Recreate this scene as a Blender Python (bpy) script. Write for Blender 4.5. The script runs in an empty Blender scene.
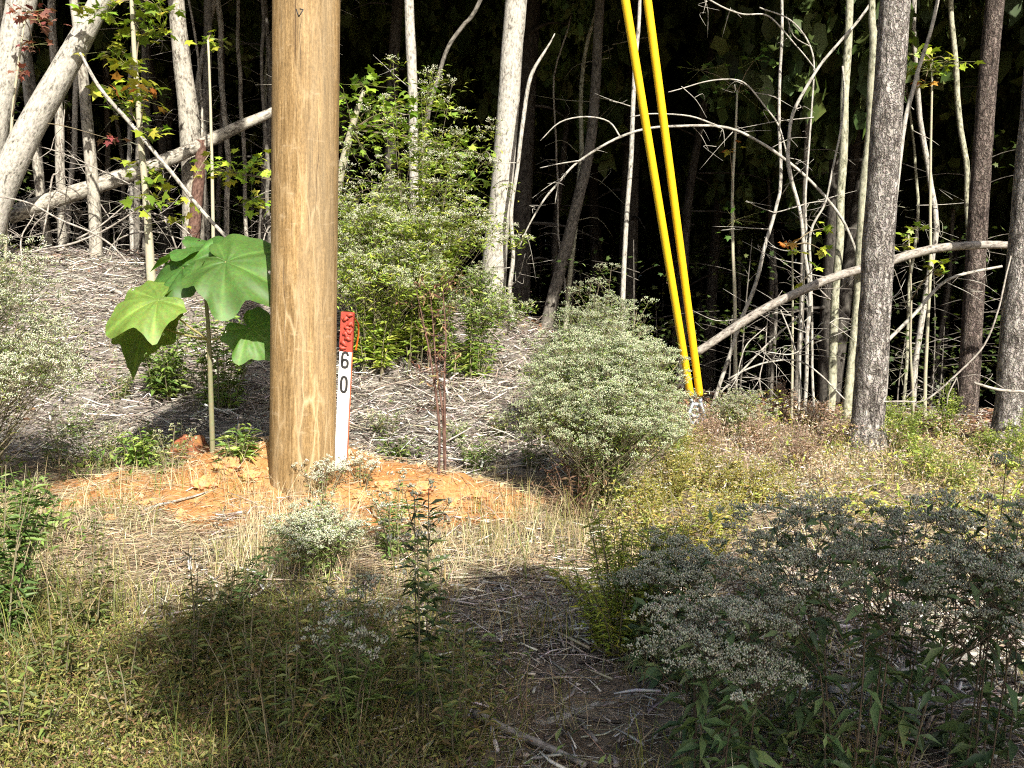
import bpy, math, random, zlib
import numpy as np
from mathutils import Vector, Matrix

R = math.radians
rng = np.random.default_rng(7)
random.seed(7)
sc = bpy.context.scene
COL = sc.collection

# ------------------------------------------------------------------ camera, sky, sun
F = 1000.0
CAM = np.array([0.0, 0.0, 1.6])
PITCH, ROLL = R(8.0), R(1.6)
cam_d = bpy.data.cameras.new('camera')
cam = bpy.data.objects.new('camera', cam_d)
COL.objects.link(cam)
sc.camera = cam
cam_d.sensor_width = 36.0
cam_d.lens = 36.0 * F / 1024.0
cam_d.clip_start = 0.05
cam_d.clip_end = 2000.0
_rot = Matrix.Rotation(R(90) - PITCH, 3, 'X') @ Matrix.Rotation(ROLL, 3, 'Z')
cam.matrix_world = Matrix.Translation(Vector(CAM)) @ _rot.to_4x4()
ROT = np.array(_rot)

SUN_AZ, SUN_EL = R(20.0), R(40.0)          # degrees to the right of straight behind the viewer
world = bpy.data.worlds.new('World')
sc.world = world
world.use_nodes = True
wn = world.node_tree.nodes
wl = world.node_tree.links
bg = wn.get('Background') or wn.new('ShaderNodeBackground')
sky = wn.new('ShaderNodeTexSky')
sky.sky_type = 'NISHITA'
sky.sun_disc = False
sky.sun_elevation = SUN_EL
sky.sun_rotation = math.pi - SUN_AZ
sky.air_density = 1.0
sky.dust_density = 3.0
wl.new(sky.outputs[0], bg.inputs[0])
bg.inputs[1].default_value = 0.072
sun_d = bpy.data.lights.new('sun', 'SUN')
sun_d.energy = 5.0
sun_d.angle = R(0.53)
sun_d.color = (1.0, 0.945, 0.85)
sun = bpy.data.objects.new('sun', sun_d)
COL.objects.link(sun)
SD = Vector((-math.sin(SUN_AZ) * math.cos(SUN_EL), math.cos(SUN_AZ) * math.cos(SUN_EL), -math.sin(SUN_EL)))
sun.rotation_euler = SD.to_track_quat('-Z', 'Y').to_euler()
sun.location = (8, -18, 17)
vs = sc.view_settings
vs.view_transform = 'Standard'
vs.look = 'None'
vs.exposure = 1.42
vs.gamma = 1.0
vs.use_curve_mapping = False
cy = sc.cycles
cy.max_bounces = 6
cy.diffuse_bounces = 3
cy.glossy_bounces = 2
cy.transmission_bounces = 3
cy.transparent_max_bounces = 4
cy.caustics_reflective = False
cy.caustics_refractive = False
cy.use_denoising = False
cy.pixel_filter_type = 'BLACKMAN_HARRIS'
cy.filter_width = 1.15
cy.sample_clamp_indirect = 4.0
cy.use_adaptive_sampling = True
cy.adaptive_threshold = 0.02

# ------------------------------------------------------------------ numeric helpers
_T = np.random.default_rng(11).random((256, 256))


def vn(x, y):
    x = np.asarray(x, float); y = np.asarray(y, float)
    xi = np.floor(x).astype(int); yi = np.floor(y).astype(int)
    fx = x - xi; fy = y - yi
    fx = fx * fx * (3 - 2 * fx); fy = fy * fy * (3 - 2 * fy)
    a = _T[xi & 255, yi & 255]; b = _T[(xi + 1) & 255, yi & 255]
    c = _T[xi & 255, (yi + 1) & 255]; d = _T[(xi + 1) & 255, (yi + 1) & 255]
    return (a * (1 - fx) + b * fx) * (1 - fy) + (c * (1 - fx) + d * fx) * fy - 0.5


def fbm(x, y, o=4):
    s = 0; a = 1.0
    for k in range(o):
        s = s + a * vn(x * 2 ** k + 17.3 * k, y * 2 ** k + 5.1 * k)
        a *= 0.5
    return s


def sst(a, b, x):
    t = np.clip((np.asarray(x, float) - a) / (b - a), 0, 1)
    return t * t * (3 - 2 * t)


def mound(x, y):
    m = 0.22 * np.exp(-(((x + 1.25) / 0.55) ** 2 + ((y - 6.15) / 0.42) ** 2))
    m = m + 0.18 * np.exp(-(((x + 1.75) / 0.45) ** 2 + ((y - 6.1) / 0.35) ** 2))
    m = m + 0.16 * np.exp(-(((x + 0.55) / 0.6) ** 2 + ((y - 6.0) / 0.35) ** 2))
    m = m + 0.06 * np.exp(-(((x + 1.9) / 0.8) ** 2 + ((y - 5.5) / 0.5) ** 2))
    return m


def dirtmask(x, y):
    e = np.exp(-(((x + 1.4) / 1.6) ** 2 + ((y - 5.85) / 0.66) ** 2) ** 1.6)
    return np.clip(sst(0.32, 0.62, e + 0.42 * fbm(x * 2.6, y * 2.6)), 0, 1)


def H(x, y):
    x = np.asarray(x, float); y = np.asarray(y, float)
    ridge = np.interp(x, [-14, -5, -3.5, -2, -0.4, 0.2, 0.8, 1.4, 4], [1.3, 1.35, 1.3, 1.12, 0.86, 0.68, 0.38, 0.12, 0.06])
    t = sst(6.9, 11.4, y)
    h = ridge * (0.55 * t + 0.45 * np.clip((y - 6.9) / 4.5, 0, 1))
    amp = 0.035 + 0.05 * t * (x < 1.2)
    near = np.exp(-((y - 8) / 30.0) ** 2)
    h = h + amp * fbm(x * 1.3, y * 1.3, 4) + 0.05 * vn(x * 0.35, y * 0.35) + 0.35 * (1 - near) * vn(x * .07, y * .07)
    edge = np.interp(x, [-6, 0.3, 1.2, 2.5, 5], [11.9, 11.6, 10.6, 9.9, 9.7])
    h = h - 0.24 * np.clip(y - edge, 0, 14) * sst(0, 1.5, y - edge)
    dm = dirtmask(x, y)
    h = h + mound(x, y) + dm * (0.075 * fbm(x * 4.0, y * 4.0, 4) + 0.06 * (0.25 - np.abs(fbm(x * 2.3 + 3, y * 2.8, 3))))
    return h


def ray(px, py):
    d = ROT @ np.array([(px - 512.0) / F, -(py - 384.0) / F, -1.0])
    return d


def P(px, py, Y):
    d = ray(px, py)
    return CAM + d * (Y / d[1])


def G(px, py):
    d = ray(px, py)
    t = np.linspace(2.0, 40, 2400)
    p = CAM[None] + d[None] * t[:, None]
    below = p[:, 2] < H(p[:, 0], p[:, 1])
    if not below.any():
        return p[-1]
    return p[np.argmax(below)]


def wpx(w, Y):
    return w * Y / F


def unit(v):
    v = np.asarray(v, float)
    return v / (np.linalg.norm(v, axis=-1, keepdims=True) + 1e-9)


def frames(d, roll=None):
    """N x 3 x 3 rotation matrices whose Y column is d; roll spins about it"""
    d = unit(d)
    up = np.tile(np.array([0.0, 0.0, 1.0]), (len(d), 1))
    up[np.abs(d[:, 2]) > 0.95] = (1.0, 0.0, 0.0)
    x = unit(np.cross(d, up)); z = np.cross(x, d)
    if roll is not None:
        c = np.cos(roll)[:, None]; s = np.sin(roll)[:, None]
        x, z = x * c + z * s, z * c - x * s
    return np.stack([x, d, z], axis=2)


class MB:
    def __init__(s):
        s.v = []; s.f = []; s.t = []; s.b = []; s.n = 0

    def add(s, v, f, tint=(1, 1, 1), bark=None):
        v = np.asarray(v, np.float32).reshape(-1, 3)
        t = np.asarray(tint, np.float32)
        if t.ndim == 1:
            t = np.tile(t, (len(v), 1))
        s.v.append(v); s.t.append(t)
        s.b.append(np.zeros_like(v) if bark is None else np.asarray(bark, np.float32))
        groups = {}
        if isinstance(f, np.ndarray):
            s.f.append(f.astype(np.int32) + s.n)
        else:
            for q in f:
                groups.setdefault(len(q), []).append(q)
            for q in groups.values():
                s.f.append(np.asarray(q, np.int32) + s.n)
        s.n += len(v)
        return s

    def scatter(s, tv, tf, loc, mats, scale, tint):
        """copies of a small template (leaf, floret, chip) inside ONE part"""
        tv = np.asarray(tv, float); loc = np.asarray(loc, float)
        n = len(loc)
        if n == 0:
            return s
        scale = np.asarray(scale, float)
        if scale.ndim == 0:
            scale = np.full((n, 3), float(scale))
        elif scale.ndim == 1:
            scale = np.repeat(scale[:, None], 3, 1)
        v = np.einsum('nij,nkj->nki', mats, tv[None] * scale[:, None, :]) + loc[:, None, :]
        k = len(tv)
        off = (np.arange(n) * k)[:, None, None]
        base = s.n
        s.v.append(v.reshape(-1, 3).astype(np.float32))
        t = np.asarray(tint, np.float32)
        if t.ndim == 1:
            t = np.tile(t, (n, 1))
        s.t.append(np.repeat(t, k, axis=0))
        s.b.append(np.zeros((n * k, 3), np.float32))
        byl = {}
        for q in tf:
            byl.setdefault(len(q), []).append(q)
        for L, q in byl.items():
            q = np.asarray(q, np.int32)
            s.f.append((q[None] + off).reshape(-1, L).astype(np.int32) + base)
        s.n += n * k
        return s

    def tube(s, pts, rad, sides=8, tint=(1, 1, 1), smooth=4, rough=0.0, cap=True, wob=0.0):
        pts = np.asarray(pts, float); rad = np.broadcast_to(np.asarray(rad, float), (len(pts),)).copy()
        if smooth > 1 and len(pts) > 2:
            pts, rad = spline(pts, rad, smooth)
        elif smooth > 1 and len(pts) == 2:
            u = np.linspace(0, 1, smooth + 1)[:, None]
            pts = pts[0] * (1 - u) + pts[1] * u; rad = rad[0] * (1 - u[:, 0]) + rad[1] * u[:, 0]
        m = len(pts)
        if wob:
            ph = rng.random(3) * 50
            L = np.concatenate([[0], np.cumsum(np.linalg.norm(np.diff(pts, axis=0), axis=1))])
            w = np.stack([vn(L * 2.2 + ph[k], L * 0 + k * 9.7 + ph[0]) for k in range(3)], 1) * wob
            pts = pts + w
        tan = unit(np.gradient(pts, axis=0))
        ref = np.array([1.0, 0, 0]) if abs(tan[0][0]) < 0.8 else np.array([0, 1.0, 0])
        xs = []
        for k in range(m):
            ref = ref - tan[k] * np.dot(ref, tan[k]); ref = ref / (np.linalg.norm(ref) + 1e-9); xs.append(ref)
        xs = np.array(xs); ys = np.cross(tan, xs)
        a = np.arange(sides) * 2 * np.pi / sides
        ca, sa = np.cos(a), np.sin(a)
        L = np.concatenate([[0], np.cumsum(np.linalg.norm(np.diff(pts, axis=0), axis=1))])
        rr = np.repeat(rad[:, None], sides, 1)
        if rough:
            ph = rng.random() * 40
            rr = rr * (1 + rough * (fbm(ca[None] * 2.0 + ph + sa[None] * 1.3, L[:, None] * 5 + sa[None] * 2.0, 3)))
        v = pts[:, None] + xs[:, None] * (rr * ca)[..., None] + ys[:, None] * (rr * sa)[..., None]
        bark = np.stack([rr * ca, rr * sa, np.repeat(L[:, None], sides, 1)], 2)
        v = v.reshape(-1, 3); bark = bark.reshape(-1, 3)
        i = np.arange(m - 1)[:, None] * sides; j = np.arange(sides)[None]; j2 = (j + 1) % sides
        f = np.stack([i + j, i + j2, i + sides + j2, i + sides + j], 2).reshape(-1, 4)
        s.add(v, f, tint, bark)
        if cap:
            s.f.append((np.arange(sides)[::-1][None] + s.n - len(v)).astype(np.int32))
            s.f.append((np.arange(sides)[None] + s.n - sides).astype(np.int32))
        return s

    def build(s, name, mat, parent=None, origin=(0, 0, 0), smooth=True, link=True):
        me = bpy.data.meshes.new(name)
        if s.n:
            v = np.concatenate(s.v) - np.asarray(origin, np.float32)
            me.vertices.add(len(v)); me.vertices.foreach_set('co', v.astype(np.float32).ravel())
            lens = np.concatenate([np.full(len(f), f.shape[1], np.int32) for f in s.f])
            idx = np.concatenate([f.ravel() for f in s.f]).astype(np.int32)
            me.loops.add(len(idx)); me.loops.foreach_set('vertex_index', idx)
            me.polygons.add(len(lens))
            st = np.concatenate([[0], np.cumsum(lens)[:-1]]).astype(np.int32)
            me.polygons.foreach_set('loop_start', st)
            me.update(calc_edges=True)
            me.polygons.foreach_set('use_smooth', np.full(len(lens), bool(smooth)))
            a = me.attributes.new('tint', 'FLOAT_COLOR', 'POINT')
            t = np.concatenate(s.t); t4 = np.ones((len(t), 4), np.float32); t4[:, :3] = t
            a.data.foreach_set('color', t4.ravel())
            b = me.attributes.new('bark', 'FLOAT_VECTOR', 'POINT')
            b.data.foreach_set('vector', np.concatenate(s.b).astype(np.float32).ravel())
            me.update()
        if mat:
            me.materials.append(mat)
        if not link:
            return me
        o = bpy.data.objects.new(name, me)
        COL.objects.link(o)
        if parent is not None:
            o.parent = parent
        else:
            o.location = origin
        return o


def spline(p, r, k):
    n = len(p)
    e = np.vstack([2 * p[0] - p[1], p, 2 * p[-1] - p[-2]])
    out = []; ro = []
    for i in range(n - 1):
        p0, p1, p2, p3 = e[i], e[i + 1], e[i + 2], e[i + 3]
        for j in range(k):
            t = j / k
            out.append(0.5 * ((2 * p1) + (-p0 + p2) * t + (2 * p0 - 5 * p1 + 4 * p2 - p3) * t ** 2 + (-p0 + 3 * p1 - 3 * p2 + p3) * t ** 3))
            ro.append(r[i] * (1 - t) + r[i + 1] * t)
    out.append(p[-1]); ro.append(r[-1])
    return np.array(out), np.array(ro)


def tag(o, label=None, cat=None, group=None, kind=None):
    if label: o['label'] = label
    if cat: o['category'] = cat
    if group: o['group'] = group
    if kind: o['kind'] = kind
    return o


def thing(name, label, cat, loc=(0, 0, 0), group=None):
    o = bpy.data.objects.new(name, None)
    o.empty_display_size = 0.1
    COL.objects.link(o)
    o.location = [float(c) for c in loc]
    return tag(o, label, cat, group)


# ------------------------------------------------------------------ materials
def nt(name):
    m = bpy.data.materials.new(name); m.use_nodes = True
    n = m.node_tree.nodes; l = m.node_tree.links
    n.clear()
    out = n.new('ShaderNodeOutputMaterial')
    pb = n.new('ShaderNodeBsdfPrincipled')
    l.new(pb.outputs[0], out.inputs[0])
    return m, n, l, pb, out


def attr(n, name):
    a = n.new('ShaderNodeAttribute'); a.attribute_name = name
    return a


def ramp(n, stops, interp='LINEAR'):
    r = n.new('ShaderNodeValToRGB'); cr = r.color_ramp; cr.interpolation = interp
    while len(cr.elements) < len(stops):
        cr.elements.new(0.5)
    for e, (p, c) in zip(cr.elements, stops):
        e.position = p
        e.color = (*c, 1) if len(c) == 3 else c
    return r


def noise(n, l, vec, scale, detail=4, rough=0.55, dist=0.0):
    t = n.new('ShaderNodeTexNoise'); t.inputs['Scale'].default_value = scale
    t.inputs['Detail'].default_value = detail; t.inputs['Roughness'].default_value = rough
    t.inputs['Distortion'].default_value = dist
    if vec is not None: l.new(vec, t.inputs['Vector'])
    return t


def mapping(n, l, vec, scale):
    m = n.new('ShaderNodeMapping'); m.inputs['Scale'].default_value = scale
    l.new(vec, m.inputs['Vector'])
    return m.outputs[0]


def mix(n, l, fac, a, b, mode='MIX'):
    m = n.new('ShaderNodeMix'); m.data_type = 'RGBA'; m.blend_type = mode
    for sock, val in ((m.inputs[0], fac), (m.inputs[6], a), (m.inputs[7], b)):
        if hasattr(val, 'is_linked') or hasattr(val, 'links'):
            l.new(val, sock)
        elif isinstance(val, (int, float)):
            sock.default_value = val
        else:
            sock.default_value = (*val, 1)
    return m.outputs[2]


def bump(n, l, pb, h, strength, dist):
    b = n.new('ShaderNodeBump'); b.inputs['Strength'].default_value = strength; b.inputs['Distance'].default_value = dist
    l.new(h, b.inputs['Height']); l.new(b.outputs[0], pb.inputs['Normal'])


def leaf_mat(name, transl=0.35, rough=0.5, tr_tint=(1.15, 1.25, 0.5), spots=0.25, spec=0.3):
    m, n, l, pb, out = nt(name)
    a = attr(n, 'tint')
    oi = n.new('ShaderNodeObjectInfo')
    hsv = n.new('ShaderNodeHueSaturation')
    mr = n.new('ShaderNodeMapRange'); mr.inputs[3].default_value = 0.8; mr.inputs[4].default_value = 1.2
    l.new(oi.outputs['Random'], mr.inputs[0]); l.new(mr.outputs[0], hsv.inputs['Value'])
    g = n.new('ShaderNodeNewGeometry')
    nz = noise(n, l, g.outputs['Position'], 60, 3)
    c = mix(n, l, spots, a.outputs[0], nz.outputs['Color'], 'OVERLAY')
    l.new(c, hsv.inputs['Color'])
    l.new(hsv.outputs[0], pb.inputs['Base Color'])
    pb.inputs['Roughness'].default_value = rough
    pb.inputs['Specular IOR Level'].default_value = spec
    if transl > 0:
        tr = n.new('ShaderNodeBsdfTranslucent')
        tc = mix(n, l, 1.0, hsv.outputs[0], tr_tint, 'MULTIPLY')
        l.new(tc, tr.inputs[0])
        ms = n.new('ShaderNodeMixShader'); ms.inputs[0].default_value = transl
        l.new(pb.outputs[0], ms.inputs[1]); l.new(tr.outputs[0], ms.inputs[2]); l.new(ms.outputs[0], out.inputs[0])
    return m


def bark_mat(name, dark, mid, pale, scale=1.0, plates=False, patch=0.5, bumpd=0.01):
    m, n, l, pb, out = nt(name)
    a = attr(n, 'bark')
    tn = attr(n, 'tint')
    oi = n.new('ShaderNodeObjectInfo')
    ofs = n.new('ShaderNodeVectorMath'); ofs.operation = 'ADD'
    cmb = n.new('ShaderNodeCombineXYZ')
    ml = n.new('ShaderNodeMath'); ml.operation = 'MULTIPLY'; ml.inputs[1].default_value = 37.0
    l.new(oi.outputs['Random'], ml.inputs[0]); l.new(ml.outputs[0], cmb.inputs[2])
    l.new(a.outputs['Vector'], ofs.inputs[0]); l.new(cmb.outputs[0], ofs.inputs[1])
    v = ofs.outputs[0]
    vz = mapping(n, l, v, (1, 1, 0.28 if plates else 0.5))
    n1 = noise(n, l, vz, 26 * scale, 6, 0.65)
    n2 = noise(n, l, mapping(n, l, v, (1, 1, 0.55)), 7 * scale, 5, 0.6, 0.4)
    n3 = noise(n, l, v, 90 * scale, 3, 0.6)
    base = ramp(n, [(0.36, dark), (0.47, mid), (0.62, pale)])
    l.new(n1.outputs[0], base.inputs[0])
    col = base.outputs[0]
    pr = ramp(n, [(0.5 - 0.08, (0, 0, 0)), (0.5 + 0.1, (1, 1, 1))])
    l.new(n2.outputs[0], pr.inputs[0])
    fm = n.new('ShaderNodeMath'); fm.operation = 'MULTIPLY'; fm.inputs[1].default_value = patch
    l.new(pr.outputs[0], fm.inputs[0])
    col = mix(n, l, fm.outputs[0], col, pale)
    hsum = n1.outputs[0]
    if plates:
        vd = mix(n, l, 0.11, v, noise(n, l, v, 22, 4).outputs['Color'], 'ADD')
        vo = n.new('ShaderNodeTexVoronoi'); vo.feature = 'DISTANCE_TO_EDGE'; vo.inputs['Scale'].default_value = 30 * scale
        l.new(mapping(n, l, vd, (1, 1, 0.27)), vo.inputs['Vector'])
        er = ramp(n, [(0.0, (0.2, 0.2, 0.2)), (0.08, (0.7, 0.7, 0.7)), (0.3, (1, 1, 1))])
        l.new(vo.outputs['Distance'], er.inputs[0])
        col = mix(n, l, er.outputs[0], mix(n, l, 1.0, col, (0.28, 0.25, 0.24), 'MULTIPLY'), col)
        ad = n.new('ShaderNodeMath'); ad.operation = 'MULTIPLY_ADD'; ad.inputs[1].default_value = 1.3
        l.new(er.outputs[0], ad.inputs[0]); l.new(n1.outputs[0], ad.inputs[2])
        hsum = ad.outputs[0]
    col = mix(n, l, 0.25, col, n3.outputs['Color'], 'OVERLAY')
    col = mix(n, l, 1.0, col, tn.outputs[0], 'MULTIPLY')
    l.new(col, pb.inputs['Base Color'])
    pb.inputs['Roughness'].default_value = 0.9
    pb.inputs['Specular IOR Level'].default_value = 0.15
    bump(n, l, pb, hsum, 0.9, bumpd)
    return m


def plain(name, c, rough=0.5, metal=0.0, spec=0.5, var=0.15, vs_=40, bd=0.0):
    m, n, l, pb, out = nt(name)
    g = n.new('ShaderNodeTexCoord')
    nz = noise(n, l, g.outputs['Object'], vs_, 4)
    c2 = mix(n, l, var, c, nz.outputs['Color'], 'OVERLAY')
    l.new(c2, pb.inputs['Base Color'])
    pb.inputs['Roughness'].default_value = rough; pb.inputs['Metallic'].default_value = metal
    pb.inputs['Specular IOR Level'].default_value = spec
    if bd: bump(n, l, pb, nz.outputs[0], 0.6, bd)
    return m


M = {}
M['leaf'] = leaf_mat('leaf', 0.25, 0.5)
M['big_leaf'] = leaf_mat('big_leaf', 0.4, 0.5, (1.25, 1.25, 0.4), 0.45)
M['leaf_dark'] = leaf_mat('leaf_dark', 0.2, 0.45, spec=0.35)
M['blossom'] = leaf_mat('blossom', 0.25, 0.8, (1.0, 1.0, 0.8), 0.2, 0.1)
M['dry'] = leaf_mat('dry', 0.15, 0.8, (1.0, 0.9, 0.7), 0.35, 0.12)
M['crown'] = leaf_mat('crown', 0.12, 0.55, spots=0.3, spec=0.25)
M['stem'] = leaf_mat('stem', 0.0, 0.7, spots=0.3, spec=0.2)
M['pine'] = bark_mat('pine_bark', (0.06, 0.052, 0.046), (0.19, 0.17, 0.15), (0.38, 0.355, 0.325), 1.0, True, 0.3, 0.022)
M['pine_shade'] = bark_mat('shaded_pine_bark', (0.03, 0.024, 0.02), (0.09, 0.07, 0.06), (0.17, 0.14, 0.12), 1.0, True, 0.25, 0.02)  # pine bark darkened in colour for the trunk standing in shade
M['pale'] = bark_mat('pale_bark', (0.06, 0.054, 0.046), (0.25, 0.235, 0.20), (0.39, 0.37, 0.325), 1.6, False, 0.45, 0.008)
M['mottle'] = bark_mat('mottled_bark', (0.04, 0.034, 0.028), (0.12, 0.105, 0.085), (0.36, 0.335, 0.28), 1.8, False, 0.75, 0.008)
M['dead'] = bark_mat('dead_wood', (0.06, 0.05, 0.042), (0.19, 0.17, 0.145), (0.34, 0.31, 0.27), 2.0, False, 0.4, 0.003)
M['green_bark'] = bark_mat('greenish_bark', (0.045, 0.045, 0.03), (0.17, 0.17, 0.115), (0.36, 0.35, 0.26), 1.6, False, 0.5, 0.004)
M['forest'] = bark_mat('forest_bark', (0.016, 0.014, 0.012), (0.04, 0.035, 0.03), (0.085, 0.078, 0.066), 1.0, False, 0.3, 0.01)  # low albedo so the wood's interior reads as deep shade
M['forest_pale'] = bark_mat('grey_forest_bark', (0.03, 0.027, 0.023), (0.075, 0.068, 0.056), (0.17, 0.155, 0.13), 1.4, False, 0.4, 0.006)  # pale bark, dimmed in colour for stems within the shaded wood
M['redbark'] = bark_mat('reddish_stem', (0.03, 0.016, 0.012), (0.075, 0.04, 0.03), (0.15, 0.09, 0.068), 2.0, False, 0.3, 0.003)
M['yellow'] = plain('yellow_plastic', (0.62, 0.39, 0.006), 0.5, var=0.22, vs_=16)
M['steel'] = plain('galvanised_steel', (0.34, 0.37, 0.41), 0.5, 0.5, var=0.4, vs_=60, bd=0.001)
def dirty_white():
    m, n, l, pb, out = nt('white_paint')
    tc = n.new('ShaderNodeTexCoord'); v = tc.outputs['Object']
    g = noise(n, l, mapping(n, l, v, (1, 1, 0.12)), 60, 5, 0.7)
    c = ramp(n, [(0.3, (0.42, 0.38, 0.31)), (0.42, (0.62, 0.61, 0.57)), (0.6, (0.72, 0.71, 0.67))]); l.new(g.outputs[0], c.inputs[0])
    sx = n.new('ShaderNodeSeparateXYZ'); l.new(v, sx.inputs[0])
    sp = noise(n, l, v, 45, 4, 0.7)
    ad = n.new('ShaderNodeMath'); ad.operation = 'MULTIPLY_ADD'; ad.inputs[1].default_value = -1.6
    l.new(sx.outputs[2], ad.inputs[0]); l.new(sp.outputs[0], ad.inputs[2])
    mr = ramp(n, [(0.38, (0, 0, 0)), (0.52, (0.7, 0.7, 0.7))]); l.new(ad.outputs[0], mr.inputs[0])
    col = mix(n, l, mr.outputs[0], c.outputs[0], (0.42, 0.27, 0.14))
    l.new(col, pb.inputs['Base Color']); pb.inputs['Roughness'].default_value = 0.75; pb.inputs['Specular IOR Level'].default_value = 0.2
    return m


M['white_paint'] = dirty_white()
M['red_paint'] = plain('red_paint', (0.29, 0.038, 0.02), 0.6, var=0.35, vs_=45, bd=0.004)
M['orange'] = plain('orange_ribbon', (0.85, 0.20, 0.02), 0.5, var=0.1)
M['ink'] = plain('black_ink', (0.012, 0.012, 0.012), 0.6, var=0.1)
M['crack'] = plain('crack_shadow_wood', (0.045, 0.027, 0.015), 0.9, var=0.2)
M['pencil'] = plain('grey_pencil', (0.35, 0.34, 0.33), 0.8, var=0.1)
M['orange_clod'] = plain('orange_clay', (0.40, 0.22, 0.10), 0.95, spec=0.1, var=0.6, vs_=30, bd=0.015)
M['clod'] = plain('red_clay', (0.20, 0.085, 0.042), 0.95, spec=0.1, var=0.6, vs_=22, bd=0.02)


def pole_mat():
    m, n, l, pb, out = nt('treated_pine_pole')
    tc = n.new('ShaderNodeTexCoord'); v = tc.outputs['Object']
    g1 = noise(n, l, mapping(n, l, v, (1, 1, 0.05)), 75, 8, 0.75)
    g2 = noise(n, l, mapping(n, l, v, (1, 1, 0.12)), 9, 4, 0.6, 0.6)
    base = ramp(n, [(0.36, (0.13, 0.082, 0.034)), (0.5, (0.225, 0.148, 0.066)), (0.64, (0.30, 0.212, 0.108))])
    l.new(g1.outputs[0], base.inputs[0])
    br = ramp(n, [(0.35, (0.62, 0.60, 0.55)), (0.65, (1.15, 1.1, 1.0))]); l.new(g2.outputs[0], br.inputs[0])
    col = mix(n, l, 0.8, base.outputs[0], br.outputs[0], 'MULTIPLY')
    # pale winding dried-resin veins, thicker low on the pole
    dn = noise(n, l, mapping(n, l, v, (1, 1, 0.22)), 16, 3, 0.5)
    vv = n.new('ShaderNodeVectorMath'); vv.operation = 'MULTIPLY_ADD'
    vv.inputs[1].default_value = (0.06, 0.06, 0.0)
    l.new(dn.outputs['Color'], vv.inputs[0]); l.new(mapping(n, l, v, (1, 1, 0.13)), vv.inputs[2])
    vo = n.new('ShaderNodeTexVoronoi'); vo.feature = 'DISTANCE_TO_EDGE'; vo.inputs['Scale'].default_value = 17
    l.new(vv.outputs[0], vo.inputs['Vector'])
    vr = ramp(n, [(0.0, (1, 1, 1)), (0.035, (0.55, 0.55, 0.55)), (0.09, (0, 0, 0))]); l.new(vo.outputs['Distance'], vr.inputs[0])
    br2 = noise(n, l, mapping(n, l, v, (1, 1, 0.3)), 7, 3)
    mk = ramp(n, [(0.42, (0, 0, 0)), (0.62, (1, 1, 1))]); l.new(br2.outputs[0], mk.inputs[0])
    fine = noise(n, l, mapping(n, l, v, (1, 1, 0.45)), 120, 5, 0.7)
    fg = ramp(n, [(0.3, (0.22, 0.22, 0.22)), (0.7, (0.78, 0.78, 0.78))]); l.new(fine.outputs[0], fg.inputs[0])
    col = mix(n, l, 0.7, col, fg.outputs[0], 'OVERLAY')
    scuff = noise(n, l, mapping(n, l, v, (0.35, 0.35, 1.0)), 26, 4, 0.6)
    scr = ramp(n, [(0.62, (0, 0, 0)), (0.72, (0.5, 0.5, 0.5))]); l.new(scuff.outputs[0], scr.inputs[0])
    col = mix(n, l, scr.outputs[0], col, (0.36, 0.27, 0.16))
    sx = n.new('ShaderNodeSeparateXYZ'); l.new(v, sx.inputs[0])
    hr = n.new('ShaderNodeMapRange'); hr.inputs[1].default_value = 0.2; hr.inputs[2].default_value = 2.6
    hr.inputs[3].default_value = 0.8; hr.inputs[4].default_value = 0.25
    l.new(sx.outputs[2], hr.inputs[0])
    f1 = n.new('ShaderNodeMath'); f1.operation = 'MULTIPLY'; l.new(vr.outputs[0], f1.inputs[0]); l.new(mk.outputs[0], f1.inputs[1])
    f2 = n.new('ShaderNodeMath'); f2.operation = 'MULTIPLY'; l.new(f1.outputs[0], f2.inputs[0]); l.new(hr.outputs[0], f2.inputs[1])
    col = mix(n, l, f2.outputs[0], col, (0.44, 0.33, 0.19))
    # drying checks: thin dark vertical cracks
    cn = noise(n, l, mapping(n, l, v, (1, 1, 0.012)), 75, 2, 0.5)
    ck = ramp(n, [(0.27, (1, 1, 1)), (0.31, (0, 0, 0))]); l.new(cn.outputs[0], ck.inputs[0])
    col = mix(n, l, ck.outputs[0], col, (0.07, 0.038, 0.017))
    # grey weathering on the sides and knots
    gw = noise(n, l, mapping(n, l, v, (1, 1, 0.05)), 5, 3)
    gm = ramp(n, [(0.5, (0, 0, 0)), (0.75, (0.55, 0.55, 0.55))]); l.new(gw.outputs[0], gm.inputs[0])
    col = mix(n, l, gm.outputs[0], col, (0.24, 0.20, 0.135))
    kn = n.new('ShaderNodeTexVoronoi'); kn.inputs['Scale'].default_value = 5.0; l.new(mapping(n, l, v, (1, 1, 0.6)), kn.inputs['Vector'])
    km = ramp(n, [(0.0, (1, 1, 1)), (0.06, (0, 0, 0))]); l.new(kn.outputs['Distance'], km.inputs[0])
    col = mix(n, l, km.outputs[0], col, (0.11, 0.06, 0.025))
    l.new(col, pb.inputs['Base Color'])
    pb.inputs['Roughness'].default_value = 0.75; pb.inputs['Specular IOR Level'].default_value = 0.2
    hs = n.new('ShaderNodeMath'); hs.operation = 'SUBTRACT'; l.new(g1.outputs[0], hs.inputs[0]); l.new(ck.outputs[0], hs.inputs[1])
    bump(n, l, pb, hs.outputs[0], 0.5, 0.006)
    return m


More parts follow.
